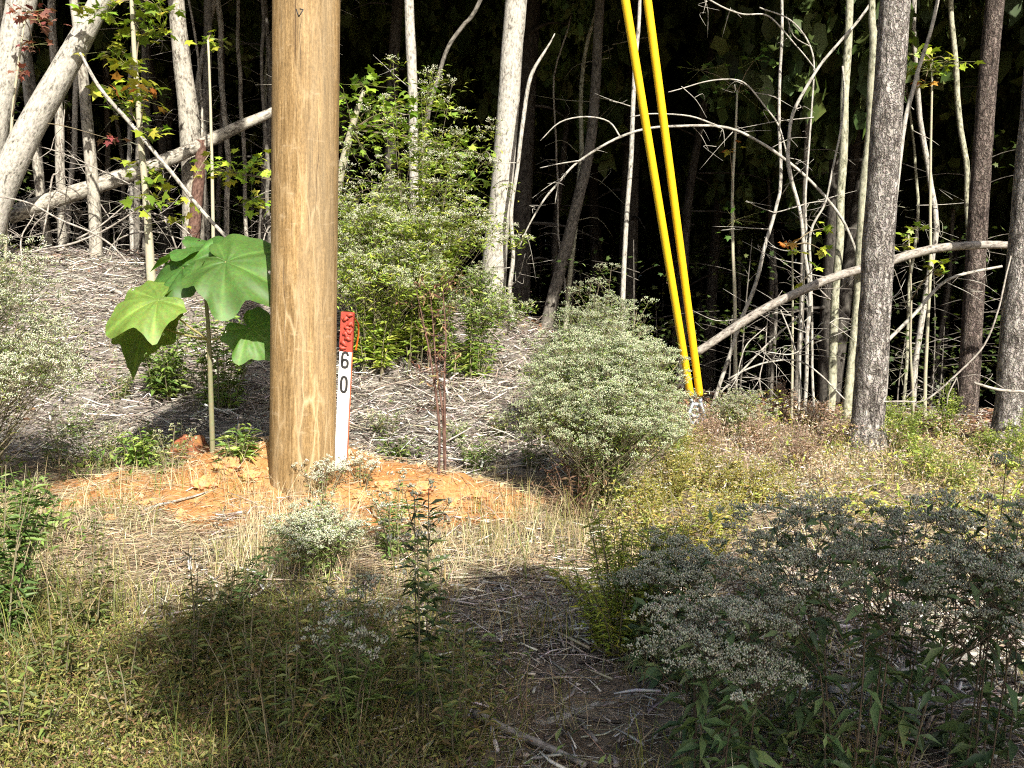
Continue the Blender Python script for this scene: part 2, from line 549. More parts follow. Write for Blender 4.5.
def ground_mat():
    m, n, l, pb, out = nt('clearing_soil')
    g = n.new('ShaderNodeNewGeometry'); v = g.outputs['Position']
    z = attr(n, 'tint'); sp = n.new('ShaderNodeSeparateColor'); l.new(z.outputs[0], sp.inputs[0])
    a = noise(n, l, v, 3.5, 6, 0.65); b = noise(n, l, v, 38, 5, 0.7); c = noise(n, l, mapping(n, l, v, (1, 3.2, 1)), 26, 4, 0.7)
    straw = ramp(n, [(0.3, (0.11, 0.085, 0.06)), (0.5, (0.25, 0.20, 0.14)), (0.7, (0.42, 0.35, 0.25))]); l.new(c.outputs[0], straw.inputs[0])
    soil = ramp(n, [(0.35, (0.07, 0.05, 0.032)), (0.65, (0.17, 0.12, 0.075))]); l.new(b.outputs[0], soil.inputs[0])
    pr = ramp(n, [(0.4, (0, 0, 0)), (0.6, (1, 1, 1))]); l.new(a.outputs[0], pr.inputs[0])
    col = mix(n, l, pr.outputs[0], soil.outputs[0], straw.outputs[0])
    dirt = ramp(n, [(0.28, (0.26, 0.125, 0.047)), (0.5, (0.39, 0.21, 0.085)), (0.72, (0.47, 0.31, 0.155))]); l.new(b.outputs[0], dirt.inputs[0])
    d2 = ramp(n, [(0.38, (0.85, 0.68, 0.55)), (0.62, (1.05, 1.02, 1.0))]); l.new(a.outputs[0], d2.inputs[0])
    dc = mix(n, l, 0.9, dirt.outputs[0], d2.outputs[0], 'MULTIPLY')
    col = mix(n, l, sp.outputs[0], col, dc)
    lit = ramp(n, [(0.3, (0.03, 0.018, 0.012)), (0.55, (0.085, 0.045, 0.027)), (0.75, (0.16, 0.085, 0.045))]); l.new(b.outputs[0], lit.inputs[0])
    col = mix(n, l, sp.outputs[1], col, lit.outputs[0])
    deb = ramp(n, [(0.3, (0.08, 0.067, 0.056)), (0.5, (0.19, 0.165, 0.14)), (0.72, (0.36, 0.325, 0.285))]); l.new(c.outputs[0], deb.inputs[0])
    col = mix(n, l, sp.outputs[2], col, deb.outputs[0])
    l.new(col, pb.inputs['Base Color'])
    pb.inputs['Roughness'].default_value = 0.95; pb.inputs['Specular IOR Level'].default_value = 0.1
    bump(n, l, pb, b.outputs[0], 0.9, 0.025)
    return m


# ------------------------------------------------------------------ ground
def axis(lo, hi, a, b, step, k):
    core = np.arange(a, b + step / 2, step)
    left = a - np.geomspace(step, a - lo, k)[::1]
    right = b + np.geomspace(step, hi - b, k)
    return np.concatenate([left[::-1], core, right])


def debris_zone(x, y):
    bank = sst(6.6, 7.2, y) * (1 - sst(10.8, 12.0, y)) * (1 - sst(0.5, 1.3, x + 0.3 * vn(x * 2, y * 2)))
    front = np.exp(-(((x - 0.35) / 0.8) ** 2 + ((y - 4.1) / 0.6) ** 2))
    rt = np.exp(-(((x - 1.8) / 1.0) ** 2 + ((y - 3.9) / 1.1) ** 2)) * 1.0
    return np.clip(np.maximum(np.maximum(bank, front), rt), 0, 1)


def litter_zone(x, y):
    edge = np.interp(x, [-6, 0.3, 1.2, 2.5, 5], [11.2, 11.0, 10.0, 8.7, 8.4])
    return sst(edge - 0.4, edge + 0.5, y + 0.6 * vn(x * 1.5, y * 1.5))


gx = axis(-260, 260, -5.0, 5.0, 0.035, 36)
gy = axis(-220, 420, 2.2, 12.0, 0.035, 40)
X, Y = np.meshgrid(gx, gy)
Z = H(X, Y)
nx, ny = len(gx), len(gy)
ii = np.arange(ny - 1)[:, None] * nx + np.arange(nx - 1)[None]
gf = np.stack([ii, ii + 1, ii + nx + 1, ii + nx], 2).reshape(-1, 4)
zone = np.stack([dirtmask(X, Y), litter_zone(X, Y), debris_zone(X, Y)], 2).reshape(-1, 3)
gm = MB().add(np.stack([X, Y, Z], 2).reshape(-1, 3), gf, zone)
tag(gm.build('ground', ground_mat()), kind='structure')

# ------------------------------------------------------------------ templates
LANCE_V = [(0, 0, 0), (0.5, 0.42, 0.10), (-0.5, 0.42, 0.10), (0, 1, -0.12), (0, 0.42, 0)]
LANCE_F = [(0, 1, 4), (0, 4, 2), (4, 1, 3), (2, 4, 3)]
_st = [(0, 0), (0.28, 0.06), (0.48, -0.02), (0.34, 0.28), (0.62, 0.5), (0.26, 0.52), (0, 1.0), (-0.26, 0.52), (-0.62, 0.5), (-0.34, 0.28), (-0.48, -0.02), (-0.28, 0.06)]
MAPLE_V = [(x, y, -0.25 * (x * x + (y - 0.4) ** 2) + 0.05 * abs(x)) for x, y in _st] + [(0, 0.4, 0.02)]
MAPLE_F = [(k, (k + 1) % 12, 12) for k in range(12)]
FLORET_V = [(0, 0, 0), (0.5, 0.55, 0), (-0.25, 0.6, 0.43), (-0.25, 0.6, -0.43), (0, 1, 0)]
FLORET_F = [(0, 2, 1), (0, 3, 2), (0, 1, 3), (4, 1, 2), (4, 2, 3), (4, 3, 1)]
CLUMP_V = [(0, 0, 0), (0.5, 0.35, 0.12), (0.28, 0.9, 0.02), (-0.1, 0.62, -0.1), (-0.42, 0.95, 0.08), (-0.5, 0.3, 0.05)]
CLUMP_F = [(0, 1, 3), (1, 2, 3), (0, 3, 5), (3, 4, 5)]


def rdir(n, lo=-1.0, hi=1.0):
    z = rng.uniform(lo, hi, n); a = rng.uniform(0, 2 * np.pi, n); r = np.sqrt(1 - z * z)
    return np.stack([r * np.cos(a), r * np.sin(a), z], 1)


def tints(n, cols, var=0.25):
    cols = np.asarray(cols, float)
    i = rng.integers(0, len(cols), n)
    return np.clip(cols[i] * (1 + var * (rng.random((n, 1)) * 2 - 1)) * (1 + 0.08 * (rng.random((n, 3)) * 2 - 1)), 0.003, 0.95)


def blades(mb, base, hgt, width, lean, tint, az=None, droop=0.6):
    """ribbon grass blades, three segments each"""
    n = len(base)
    az = rng.uniform(0, 2 * np.pi, n) if az is None else az
    dirh = np.stack([np.cos(az), np.sin(az), np.zeros(n)], 1)
    side = np.stack([-np.sin(az), np.cos(az), np.zeros(n)], 1)
    fa = rng.uniform(0, np.pi, n)
    side = unit(side * np.cos(fa)[:, None] + dirh * np.sin(fa)[:, None])
    rows = []
    for u, w in ((0, 1.0), (0.4, 0.85), (0.75, 0.55)):
        c = base + np.array([0, 0, 1.0]) * (hgt * u * (1 - droop * lean * u * u))[:, None] + dirh * (hgt * lean * u ** 1.7)[:, None]
        rows += [c - side * (width * w / 2)[:, None], c + side * (width * w / 2)[:, None]]
    tip = base + np.array([0, 0, 1.0]) * (hgt * (1 - droop * lean))[:, None] + dirh * (hgt * lean)[:, None]
    v = np.stack(rows + [tip], 1)
    off = np.arange(n)[:, None, None] * 7
    q = np.array([[0, 1, 3, 2], [2, 3, 5, 4]])[None] + off
    t = np.array([[4, 5, 6]])[None] + off
    b0 = mb.n
    mb.v.append(v.reshape(-1, 3).astype(np.float32)); mb.t.append(np.repeat(tint, 7, 0).astype(np.float32))
    mb.b.append(np.zeros((n * 7, 3), np.float32))
    mb.f.append((q.reshape(-1, 4) + b0).astype(np.int32)); mb.f.append((t.reshape(-1, 3) + b0).astype(np.int32))
    mb.n += n * 7


def sticks(mb, c, d, L, r, tint):
    """tapered, slightly bent three-sided sticks lying about"""
    n = len(c)
    d = unit(d)
    Fm = frames(d)
    x = Fm[:, :, 0]; z = Fm[:, :, 2]
    bend = rdir(n) * (L * 0.08)[:, None]
    rows = []
    for u, k in ((-0.5, 1.0), (0.0, 0.9), (0.5, 0.5)):
        p = c + d * (L * u)[:, None] + (bend if u == 0 else 0)
        for a in (0.5, 2.6, 4.7):
            rows.append(p + (x * math.cos(a) + z * math.sin(a)) * (r * k)[:, None])
    v = np.stack(rows, 1)
    q = []
    for k in (0, 3):
        for j in range(3):
            q.append((k + j, k + (j + 1) % 3, k + 3 + (j + 1) % 3, k + 3 + j))
    off = np.arange(n)[:, None, None] * 9
    b0 = mb.n
    mb.v.append(v.reshape(-1, 3).astype(np.float32)); mb.t.append(np.repeat(tint, 9, 0).astype(np.float32))
    mb.b.append(np.zeros((n * 9, 3), np.float32))
    mb.f.append(((np.array(q)[None] + off).reshape(-1, 4) + b0).astype(np.int32))
    mb.f.append(((np.array([[0, 2, 1], [6, 7, 8]])[None] + off).reshape(-1, 3) + b0).astype(np.int32))
    mb.n += n * 9


def onground(x, y, dz=0.0):
    return np.stack([x, y, H(x, y) + dz], 1)


def sample(n, x0, x1, y0, y1, dens):
    x = rng.uniform(x0, x1, n); y = rng.uniform(y0, y1, n)
    k = rng.random(n) < dens(x, y)
    return x[k], y[k]


# ------------------------------------------------------------------ utility pole
pb_ = G(302.5, 471); pt_ = P(306.5, 0, pb_[1] + 0.02)
pdir = unit(pt_ - pb_)
POLE_R = 0.193
pole_pts = [pb_ - pdir * 0.6 + pdir * t for t in (0, 0.6, 3.6, 8, 15)]
pm = MB(); pm.tube(pole_pts, [0.197, POLE_R, 0.187, 0.165, 0.135], 48, smooth=6, rough=0.008)
pole = thing('utility_pole', 'tall round yellow-brown wooden utility pole standing in orange dirt', 'utility pole', pb_)
pm.build('shaft', pole_mat(), pole, pb_)
def on_pole(z):
    return pb_ + pdir * ((z - pb_[2]) / pdir[2])


# the small inked mark near the top of the frame
axp = P(299, 12, pb_[1] - 0.186)
pc_ = on_pole(axp[2])
mk = MB()
for seg in (((-9, 9), (-2, -10)), ((-2, -10), (9, 8)), ((9, 8), (0, 10))):
    q = []
    for u in (0, 0.5, 1):
        ex = axp[0] - pc_[0] + 0.0021 * (seg[0][0] * (1 - u) + seg[1][0] * u)
        q.append((pc_[0] + ex, pc_[1] - math.sqrt(0.1875 ** 2 - ex ** 2), axp[2] + 0.0021 * (seg[0][1] * (1 - u) + seg[1][1] * u)))
    mk.tube(q, 0.0035, 5, smooth=1)
mk.build('inked_mark', M['ink'], pole, pb_)
for cx0, z0, z1, wd in ((0.012, 2.35, 2.95, .0022), (-0.075, 0.9, 1.7, .0016), (0.10, 1.5, 2.3, .0015), (0.045, 0.35, 0.8, .0014)):
    q = []
    for u in np.linspace(0, 1, 14):
        zc = z0 + (z1 - z0) * u; pc2 = on_pole(zc); ex = cx0 + 0.006 * math.sin(u * 7 + cx0 * 90) + 0.003 * math.sin(u * 19)
        q.append((pc2[0] + ex, pc2[1] - math.sqrt((POLE_R - 0.002 * zc) ** 2 - ex ** 2) + 0.0005, zc))
    w_ = wd * np.sin(np.linspace(0.05, 3.09, 14))
    MB().tube(q, w_, 5, smooth=2).build('drying_crack', M['crack'], pole, pb_)


# ------------------------------------------------------------------ guy wires, guards and anchor
A = P(696, 408, 8.8)
for k, (zz, lab, off) in enumerate(((10.95, 'yellow guy-wire guard tube, the left of the two beside the pale bush', -0.035),
                                    (12.9, 'yellow guy-wire guard tube, the right of the two beside the pale bush', 0.045))):
    a = A + np.array([off, 0, 0.02]); b = on_pole(zz)
    d = unit(b - a)
    g = thing('guy_wire', lab, 'guy wire', a, 'yellow guarded guy wires of the pole')
    MB().tube([a, b], 0.006, 6, smooth=1).build('cable', M['steel'], g, a)
    s0 = a + d * 0.10
    gd = MB().tube([s0, s0 + d * 0.03, s0 + d * 3.75, s0 + d * 3.8], [0.030, 0.033, 0.033, 0.03], 20, smooth=1)
    gd.build('guard_tube', M['yellow'], g, a)
    cl = MB()
    for q in (0.0, 0.04, 0.08):
        cl.tube([a + d * q, a + d * (q + 0.03)], 0.017, 10, smooth=1)
    cl.build('cable_grip', M['steel'], g, a)
AG = np.array([A[0] + 0.03, A[1] + 0.05, float(H(A[0], A[1]))])
an = thing('guy_anchor', 'grey steel guy anchor at the foot of the two yellow guards', 'ground anchor', AG)
MB().tube([AG + (0.05, 0.12, -0.25), AG + (0.0, 0.0, 0.1), A + (0, 0, -0.02)], 0.024, 10, smooth=2).build('rod', M['steel'], an, AG)
ring = MB()
th = np.linspace(0, 2 * np.pi, 17)
ring.tube([A + np.array([0.06 * math.cos(t), 0.0, 0.055 * math.sin(t) - 0.02]) for t in th], 0.017, 8, smooth=1)
ring.build('eye', M['steel'], an, AG)
lp = MB()
for sgn in (-1, 1):
    lp.tube([A + (sgn * .03, -.02, .05), A + (sgn * .07, -.05, -.06), A + (sgn * .03, -.04, -.14), A + (0, -.02, -.10)], 0.016, 8, smooth=5)
lp.build('thimble', M['steel'], an, AG)

# ------------------------------------------------------------------ survey stake
sb = G(340.5, 470); sY = sb[1]
st_top = P(348, 312, sY)
sd = unit(st_top - sb); SH = float(np.linalg.norm(st_top - sb))
sx_ = unit(np.cross(sd, np.array([0.10, 1.0, 0]))); sx_ = sx_ if sx_[0] > 0 else -sx_
sn = unit(np.cross(sx_, sd)); sn = sn if sn[1] < 0 else -sn   # towards the viewer


def stake_box(u0, u1, w, d, grow=0.0):
    m = MB()
    pts = []
    for u in np.linspace(u0, u1, 7):
        for sx2, sy2 in ((-1, 1), (1, 1), (1, -1), (-1, -1)):
            pts.append(sb + sd * u + sx_ * (sx2 * (w / 2 + grow)) + sn * (sy2 * (d / 2 + grow)))
    f = []
    for k in range(6):
        for j in range(4):
            f.append((k * 4 + j, k * 4 + (j + 1) % 4, k * 4 + 4 + (j + 1) % 4, k * 4 + 4 + j))
    f += [(0, 3, 2, 1), (24, 25, 26, 27)]
    m.add(pts, f)
    return m


SWD, SDP = wpx(12.2, sY), 0.028
stake = thing('survey_stake', 'white wooden survey stake numbered 60 with a red top, right beside the pole', 'survey stake', sb)
red_len = SH * 0.245
stake_box(-0.15, SH - red_len, SWD, SDP).build('lath', M['white_paint'], stake, sb, smooth=False)
rb = stake_box(SH - red_len + 0.0, SH, SWD, SDP, 0.002)
rt_ = rb.build('painted_top', M['red_paint'], stake, sb, smooth=False)
# crumpled red flagging wound round the top
fl = MB()
for k in range(9):
    u = SH - red_len * (0.06 + 0.105 * k); x0 = rng.uniform(-0.3, 0.3) * SWD
    pts = [sb + sd * (u + rng.normal(0, 0.008)) + sx_ * (x0 + (q - 1.5) * 0.3 * SWD * 0.6) + sn * (SDP / 2 + 0.003 + 0.004 * rng.random()) for q in range(4)]
    fl.tube(pts, [0.006, 0.013, 0.012, 0.005], 6, smooth=3)
fl.build('wrapped_flagging', M['red_paint'], stake, sb)
rbn = MB()
q0 = sb + sd * (SH - 0.03) + sx_ * (SWD / 2 + 0.004)
pr_ = [q0, q0 + sx_ * 0.025 - sd * 0.03, q0 + sx_ * 0.03 - sd * 0.10, q0 + sx_ * 0.018 - sd * 0.19]
vv_ = []
for k, p in enumerate(pr_):
    vv_ += [p - sn * 0.008 - sx_ * 0.006, p + sn * 0.012 + sx_ * 0.008]
rbn.add(vv_, [(0, 1, 3, 2), (2, 3, 5, 4), (4, 5, 7, 6)])
rbn.build('ribbon', M['orange'], stake, sb)
edge = MB()
e0 = sb + sx_ * (SWD / 2 + 0.0025)
edge.add([e0 + sd * 0.05 + sn * 0.012, e0 + sd * 0.05 - sn * 0.012, e0 + sd * (SH - red_len - .004) - sn * 0.012, e0 + sd * (SH - red_len - .004) + sn * 0.012], [(0, 1, 2, 3)])
edge.build('sprayed_edge', plain('orange_overspray', (0.62, 0.17, 0.07), 0.8, var=0.5, vs_=30), stake, sb, smooth=False)


def stroke(u_c, x_c, pts, w, name, mat):
    m = MB()
    pts = np.asarray(pts, float)
    tg = unit(np.gradient(pts, axis=0)); nr = np.stack([-tg[:, 1], tg[:, 0]], 1)
    v = []
    w = np.broadcast_to(w, (len(pts),))
    for p, nn, ww in zip(pts, nr, w):
        for s in (-1, 1):
            q = p + nn * s * ww / 2
            v.append(sb + sd * (u_c + q[1]) + sx_ * (x_c + q[0]) + sn * (SDP / 2 + 0.0025))
    f = [(2 * k, 2 * k + 1, 2 * k + 3, 2 * k + 2) for k in range(len(pts) - 1)]
    m.add(v, f)
    return m.build(name, mat, stake, sb, smooth=False)


hh, ww_ = wpx(7.6, sY), wpx(2.9, sY)
t = np.linspace(0, 2 * np.pi, 33)


def sq(tt, a, b):
    return np.stack([a * np.sign(np.cos(tt)) * np.abs(np.cos(tt)) ** 0.75, b * np.sign(np.sin(tt)) * np.abs(np.sin(tt)) ** 0.75], 1)


u6 = SH - wpx(48, sY); u0_ = SH - wpx(73, sY)
stroke(u0_, 0, sq(t, ww_, hh), wpx(2.5, sY), 'digit', M['ink'])
t6 = np.linspace(np.pi, 3 * np.pi, 33)
lower = sq(t6, ww_, hh * 0.5) + np.array([0, -hh * 0.5])
arc = [(-ww_, -hh * 0.5), (-ww_, 0.0), (-ww_, hh * 0.45), (-ww_ * 0.8, hh * 0.85), (0.0, hh), (ww_ * 0.7, hh * 0.9), (ww_ * 1.0, hh * 0.55)]
six = np.vstack([np.array(arc)[::-1], lower[1:]])
stroke(u6, 0, six, wpx(2.5, sY), 'digit', M['ink'])
stroke(SH - wpx(98, sY), 0, [(-0.04, 0.015), (-0.01, 0.0), (0.015, -0.035)], 0.004, 'pencil_line', M['pencil'])
stroke(SH - wpx(98, sY), 0.012, [(0.025, 0.03), (0.0, 0.0), (-0.012, -0.01)], 0.003, 'pencil_line', M['pencil'])

# ------------------------------------------------------------------ trees traced with their own distance and thickness
def crown_mesh(seed, n, cols, size=(0.16, 0.34), nclump=46):
    g = np.random.default_rng(seed)
    cc = g.normal(size=(nclump, 3)); cc /= np.linalg.norm(cc, axis=1)[:, None]
    cc *= (g.random(nclump) ** 0.5)[:, None]
    cc = cc * np.array([0.85, 0.85, 0.9]); cr = g.uniform(0.18, 0.36, nclump)
    i = g.integers(0, nclump, n)
    q = g.normal(size=(n, 3)); q /= np.linalg.norm(q, axis=1)[:, None]
    p = cc[i] + q * (cr[i] * g.random(n) ** 0.4)[:, None]
    m = MB()
    m.scatter(CLUMP_V, CLUMP_F, p, frames(rdir(n), rng.uniform(0, 6.3, n)), g.uniform(*size, n) * 0.5, tints(n, cols, 0.35))
    return m.build('crown', M['crown'], link=False)


GREEN = [(0.045, 0.075, 0.018), (0.06, 0.09, 0.02), (0.035, 0.06, 0.016), (0.075, 0.10, 0.025)]
PINEG = [(0.03, 0.055, 0.02), (0.04, 0.065, 0.022), (0.025, 0.045, 0.018)]
CROWNS = [crown_mesh(1, 2600, GREEN), crown_mesh(2, 2600, GREEN), crown_mesh(3, 2600, PINEG), crown_mesh(4, 2600, PINEG)]


def add_crown(parent, loc, scale, k=None):
    o = bpy.data.objects.new('crown', CROWNS[rng.integers(0, len(CROWNS)) if k is None else k])
    COL.objects.link(o); o.parent = parent
    o.location = [float(c) for c in loc]; o.scale = scale
    o.rotation_euler = (0, 0, float(rng.uniform(0, 6.28)))
    return o


def px_line(pts, Y0, Y1=None):
    """(px, py, width px) -> world points and radii, at a depth running Y0..Y1"""
    Y1 = Y0 if Y1 is None else Y1
    n = len(pts)
    ys = [Y0 + (Y1 - Y0) * i / max(1, n - 1) for i in range(n)]
    return np.array([P(p[0], p[1], y) for p, y in zip(pts, ys)]), np.array([wpx(p[2], y) / 2 for p, y in zip(pts, ys)])


def root_to_ground(p, r):
    """carry the lowest point straight on into the soil"""
    g = float(H(p[0][0], p[0][1]))
    d = unit(p[0] - p[1])
    if p[0][2] > g - 0.05:
        k = (p[0][2] - g + 0.15) / max(0.3, -d[2])
        p = np.vstack([p[0] + d * k, p]); r = np.concatenate([[r[0] * 1.12], r])
    return p, r


def tree(name, label, pts, Y0, mat, Y1=None, top=9.0, crown=(1.6, 1.6, 2.6), ck=None, rough=0.05, sides=14, group=None, cat='tree', twigs=0, wob=0.0):
    """pts listed from the foot upwards"""
    p, r = px_line(pts, Y0, Y1)
    if max(q[2] for q in pts) < 8.5:
        r = r * 0.66; wob = wob + 0.05; twigs = twigs + 1
    p, r = root_to_ground(p, r)
    ntr = len(p)
    if top and p[-1][2] < top:
        d = unit(p[-1] - p[-2])
        n = max(2, int((top - p[-1][2]) / 1.5))
        q = p[-1]; qr = r[-1]
        for i in range(n):
            d = unit(d * 0.75 + np.array([0, 0, 0.25]))
            q = q + d * ((top - p[ntr - 1][2]) / n / max(0.5, d[2]))
            qr = qr * 0.90
            p = np.vstack([p, q]); r = np.append(r, qr)
    base = p[0].copy()
    o = thing(name, label, cat, base, group)
    m = MB(); m.tube(p, r, sides, smooth=6, rough=rough, wob=wob)
    if twigs:
        tw = m
        for _ in range(twigs):
            k = rng.uniform(0.15, 0.75) * (ntr - 1)
            i = int(k); f = k - i
            c = p[i] * (1 - f) + p[min(i + 1, len(p) - 1)] * f
            dd = unit(rdir(1, -0.2, 0.5)[0] * np.array([1, 0.6, 1]))
            L = rng.uniform(0.25, 0.8)
            tw.tube([c, c + dd * L * 0.5 + (0, 0, -0.02), c + dd * L + rdir(1)[0] * 0.1], [0.006, 0.004, 0.0015], 5, smooth=4, wob=0.06)
            e_ = c + dd * L * 0.6 + (0, 0, -0.02)
            tw.tube([e_, e_ + rdir(1)[0] * L * 0.25, e_ + rdir(1, -.6, .3)[0] * L * 0.4], [0.0035, 0.002, 0.001], 4, smooth=3)
    m.build('trunk', M[mat], o, base)
    if top and crown:
        add_crown(o, p[-1] - base + np.array([0, 0, -0.2 * crown[2]]), crown, ck)
    return o


# right side
tree('pine_tree', 'thick rough-barked grey pine trunk right of the guy wires, the most sunlit', [(867, 437, 40), (868, 418, 33), (874, 330, 31), (880, 220, 30), (888, 100, 29), (895, 0, 28)], 8.0, 'pine', top=12, crown=(2.2, 2.2, 2.6), ck=2, rough=0.10, sides=36)
tree('pine_tree', 'rough grey pine trunk cut by the right edge of the photo', [(1006, 438, 32), (1010, 400, 28), (1017, 310, 28), (1030, 170, 27), (1044, 0, 25)], 8.2, 'pine', top=12, crown=(2.2, 2.2, 2.6), ck=3, rough=0.10, sides=36)
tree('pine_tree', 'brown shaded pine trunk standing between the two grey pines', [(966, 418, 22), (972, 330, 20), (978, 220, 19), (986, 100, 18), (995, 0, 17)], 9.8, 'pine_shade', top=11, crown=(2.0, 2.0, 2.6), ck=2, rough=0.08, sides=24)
tree('slender_tree', 'slim greenish trunk just left of the sunlit pine, forked near the top', [(848, 402, 9), (858, 290, 9), (866, 180, 9), (873, 90, 9), (875, 40, 8), (872, 0, 6)], 9.0, 'green_bark', top=7.5, crown=(1.0, 1.0, 1.5), wob=0.03)
tree('slender_tree', 'slim straight greenish trunk, second left of the sunlit pine', [(831, 392, 9), (837, 280, 8), (842, 190, 8), (845, 80, 8), (849, 0, 7)], 9.8, 'green_bark', top=7.5, crown=(1.0, 1.0, 1.5), wob=0.03)
tree('slender_tree', 'thin pale trunk leaning right from behind the sunlit pine', [(884, 380, 8), (893, 230, 8), (904, 135, 7), (919, 72, 6), (937, 0, 5)], 9.4, 'pale', top=6.5, crown=(0.9, 0.9, 1.3))
tree('crooked_sapling', 'bare whitish sapling bent in an S from ground to the right', [(806, 395, 6), (808, 300, 6), (803, 219, 5), (790, 165, 6), (789, 140, 5), (795, 110, 5), (817, 72, 4.5), (842, 43, 4), (876, -2, 4)], 9.3, 'pale', top=5.5, crown=(0.7, 0.7, 1.0), twigs=5)
tree('crooked_sapling', 'bare whitish sapling sweeping up beside the bent S sapling', [(720, 388, 6), (738, 330, 6), (750, 296, 6), (765, 240, 5.5), (778, 205, 5), (783, 180, 5), (781, 100, 4.5), (784, 0, 4)], 9.7, 'pale', top=6.0, crown=(0.7, 0.7, 1.0), twigs=4)
tree('thin_sapling', 'thread-thin pale stem between the bent saplings and greenish trunks', [(797, 392, 4), (804, 250, 3.5), (810, 150, 3), (815, 80, 2.5), (808, 45, 2.5), (790, 20, 2), (760, 8, 2)], 9.5, 'pale', top=0, twigs=3)
tree('thin_sapling', 'wavy thin stem rising through the V left of slim greenish trunks', [(812, 384, 4), (811, 248, 4), (827, 200, 3), (836, 140, 3), (845, 90, 3), (843, 64, 2.5)], 9.4, 'pale', top=0, twigs=2)
tree('slender_tree', 'dim thin trunk in shade right of the sunlit pine', [(972, 400, 8), (968, 250, 8), (966, 175, 8), (957, 80, 8), (952, 0, 7)], 12.5, 'green_bark', top=8, crown=(1.1, 1.1, 1.6))
# middle
tree('pale_tree', 'thick pale grey-white trunk rising behind the tall flowering shrub', [(492, 318, 26), (495, 255, 24), (501, 195, 22), (508, 110, 21), (512, 50, 21), (516, 0, 21)], 11.3, 'pale', top=10, crown=(2.0, 2.0, 2.6), rough=0.07, sides=24, ck=0)
tree('dead_snag', 'thin broken dead stem with a pale splintered tip beside the thick pale trunk', [(512, 310, 8), (511, 260, 6), (514, 190, 5.5), (523, 130, 6), (530, 85, 6), (541, 55, 4), (553, 32, 1.5)], 11.0, 'pale', top=0, twigs=4, cat='dead tree')
tree('slender_tree', 'straight thin pale trunk behind the left yellow guard', [(622, 322, 8), (625, 260, 7), (632, 150, 7), (636, 60, 6), (639, 0, 5)], 10.6, 'pale', top=7, crown=(0.9, 0.9, 1.4))
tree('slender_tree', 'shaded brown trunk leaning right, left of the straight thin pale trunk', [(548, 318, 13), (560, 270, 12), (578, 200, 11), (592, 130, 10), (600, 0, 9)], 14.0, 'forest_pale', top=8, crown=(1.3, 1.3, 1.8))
tree('slender_tree', 'pale upper stem tangled in vines just right of the pole', [(418, 300, 11), (414, 180, 9), (413, 100, 9), (411, 50, 10), (409, 0, 9)], 11.6, 'pale', top=8, crown=(1.2, 1.2, 1.8), twigs=6)
tree('slender_tree', 'grey crooked stem leaning right between the pole and thick pale trunk', [(418, 260, 7), (427, 130, 6), (434, 85, 6), (447, 50, 6), (462, 25, 6), (479, 0, 6)], 12.0, 'forest_pale', top=7, crown=(1.0, 1.0, 1.5))
# left
tree('pale_tree', 'thick whitish leaning trunk crossing the top left corner', [(-22, 275, 30), (-2, 200, 28), (24, 140, 27), (55, 85, 25), (80, 40, 22), (97, 8, 20), (125, -50, 17)], 10.5, 'pale', top=8, crown=(1.6, 1.6, 2.2), rough=0.05, sides=24, ck=0)
tree('pale_tree', 'pinkish white trunk at the far left edge behind the leaning one', [(-25, 270, 28), (-16, 180, 27), (-4, 120, 26), (10, 60, 26), (22, 0, 27), (30, -50, 24)], 11.0, 'pale', top=9, crown=(1.6, 1.6, 2.2), rough=0.06, sides=24, ck=1)
tree('slender_tree', 'grey trunk with dark blotches below the leaning whitish trunk', [(97, 285, 13), (92, 190, 12), (86, 120, 11), (80, 55, 9), (73, 0, 8)], 11.2, 'mottle', top=8, crown=(1.1, 1.1, 1.6), wob=0.03)
tree('slender_tree', 'dim spotted trunk seen left of the blotched grey trunk', [(64, 280, 9), (61, 170, 9), (57, 80, 8), (52, 0, 7)], 12.4, 'mottle', top=8, crown=(1.1, 1.1, 1.6), wob=0.04)
tree('slender_tree', 'dim spotted trunk with a kink just right of the leaning trunk foot', [(52, 275, 9), (42, 200, 8), (34, 150, 8), (26, 70, 7), (28, 0, 6)], 11.6, 'mottle', top=8, crown=(1.1, 1.1, 1.6), wob=0.03)
tree('mottled_tree', 'mottled grey trunk forking upward above the big-leaved young tree', [(192, 285, 22), (193, 200, 21), (189, 120, 20), (182, 60, 17), (176, 0, 15)], 12.0, 'mottle', top=10, crown=(1.8, 1.8, 2.4), rough=0.08, sides=20)
tree('dead_snag', 'reddish broken stub leaning against the mottled grey trunk', [(188, 285, 13), (195, 220, 12), (200, 165, 11), (202, 140, 10)], 11.7, 'redbark', top=0, cat='dead tree', rough=0.1)
tree('slender_tree', 'grey stem rising close behind the right of the mottled trunk', [(203, 270, 9), (202, 160, 9), (207, 80, 8), (208, 0, 8)], 13.4, 'forest_pale', top=9, crown=(1.3, 1.3, 1.8))
tree('slender_tree', 'shaded thin trunk, third stem left of the pole', [(226, 260, 8), (228, 160, 8), (222, 70, 8), (218, 0, 8)], 14.0, 'mottle', top=9, crown=(1.3, 1.3, 1.8))
tree('slender_tree', 'shaded thin trunk, second stem left of the pole', [(246, 270, 6), (243, 150, 6), (239, 70, 6), (238, 0, 5)], 14.5, 'mottle', top=9, crown=(1.2, 1.2, 1.6))
tree('slender_tree', 'shaded thin trunk, closest stem left of the pole', [(270, 280, 6), (266, 150, 6), (262, 70, 5), (262, 0, 5)], 13.5, 'forest_pale', top=9, crown=(1.2, 1.2, 1.6))


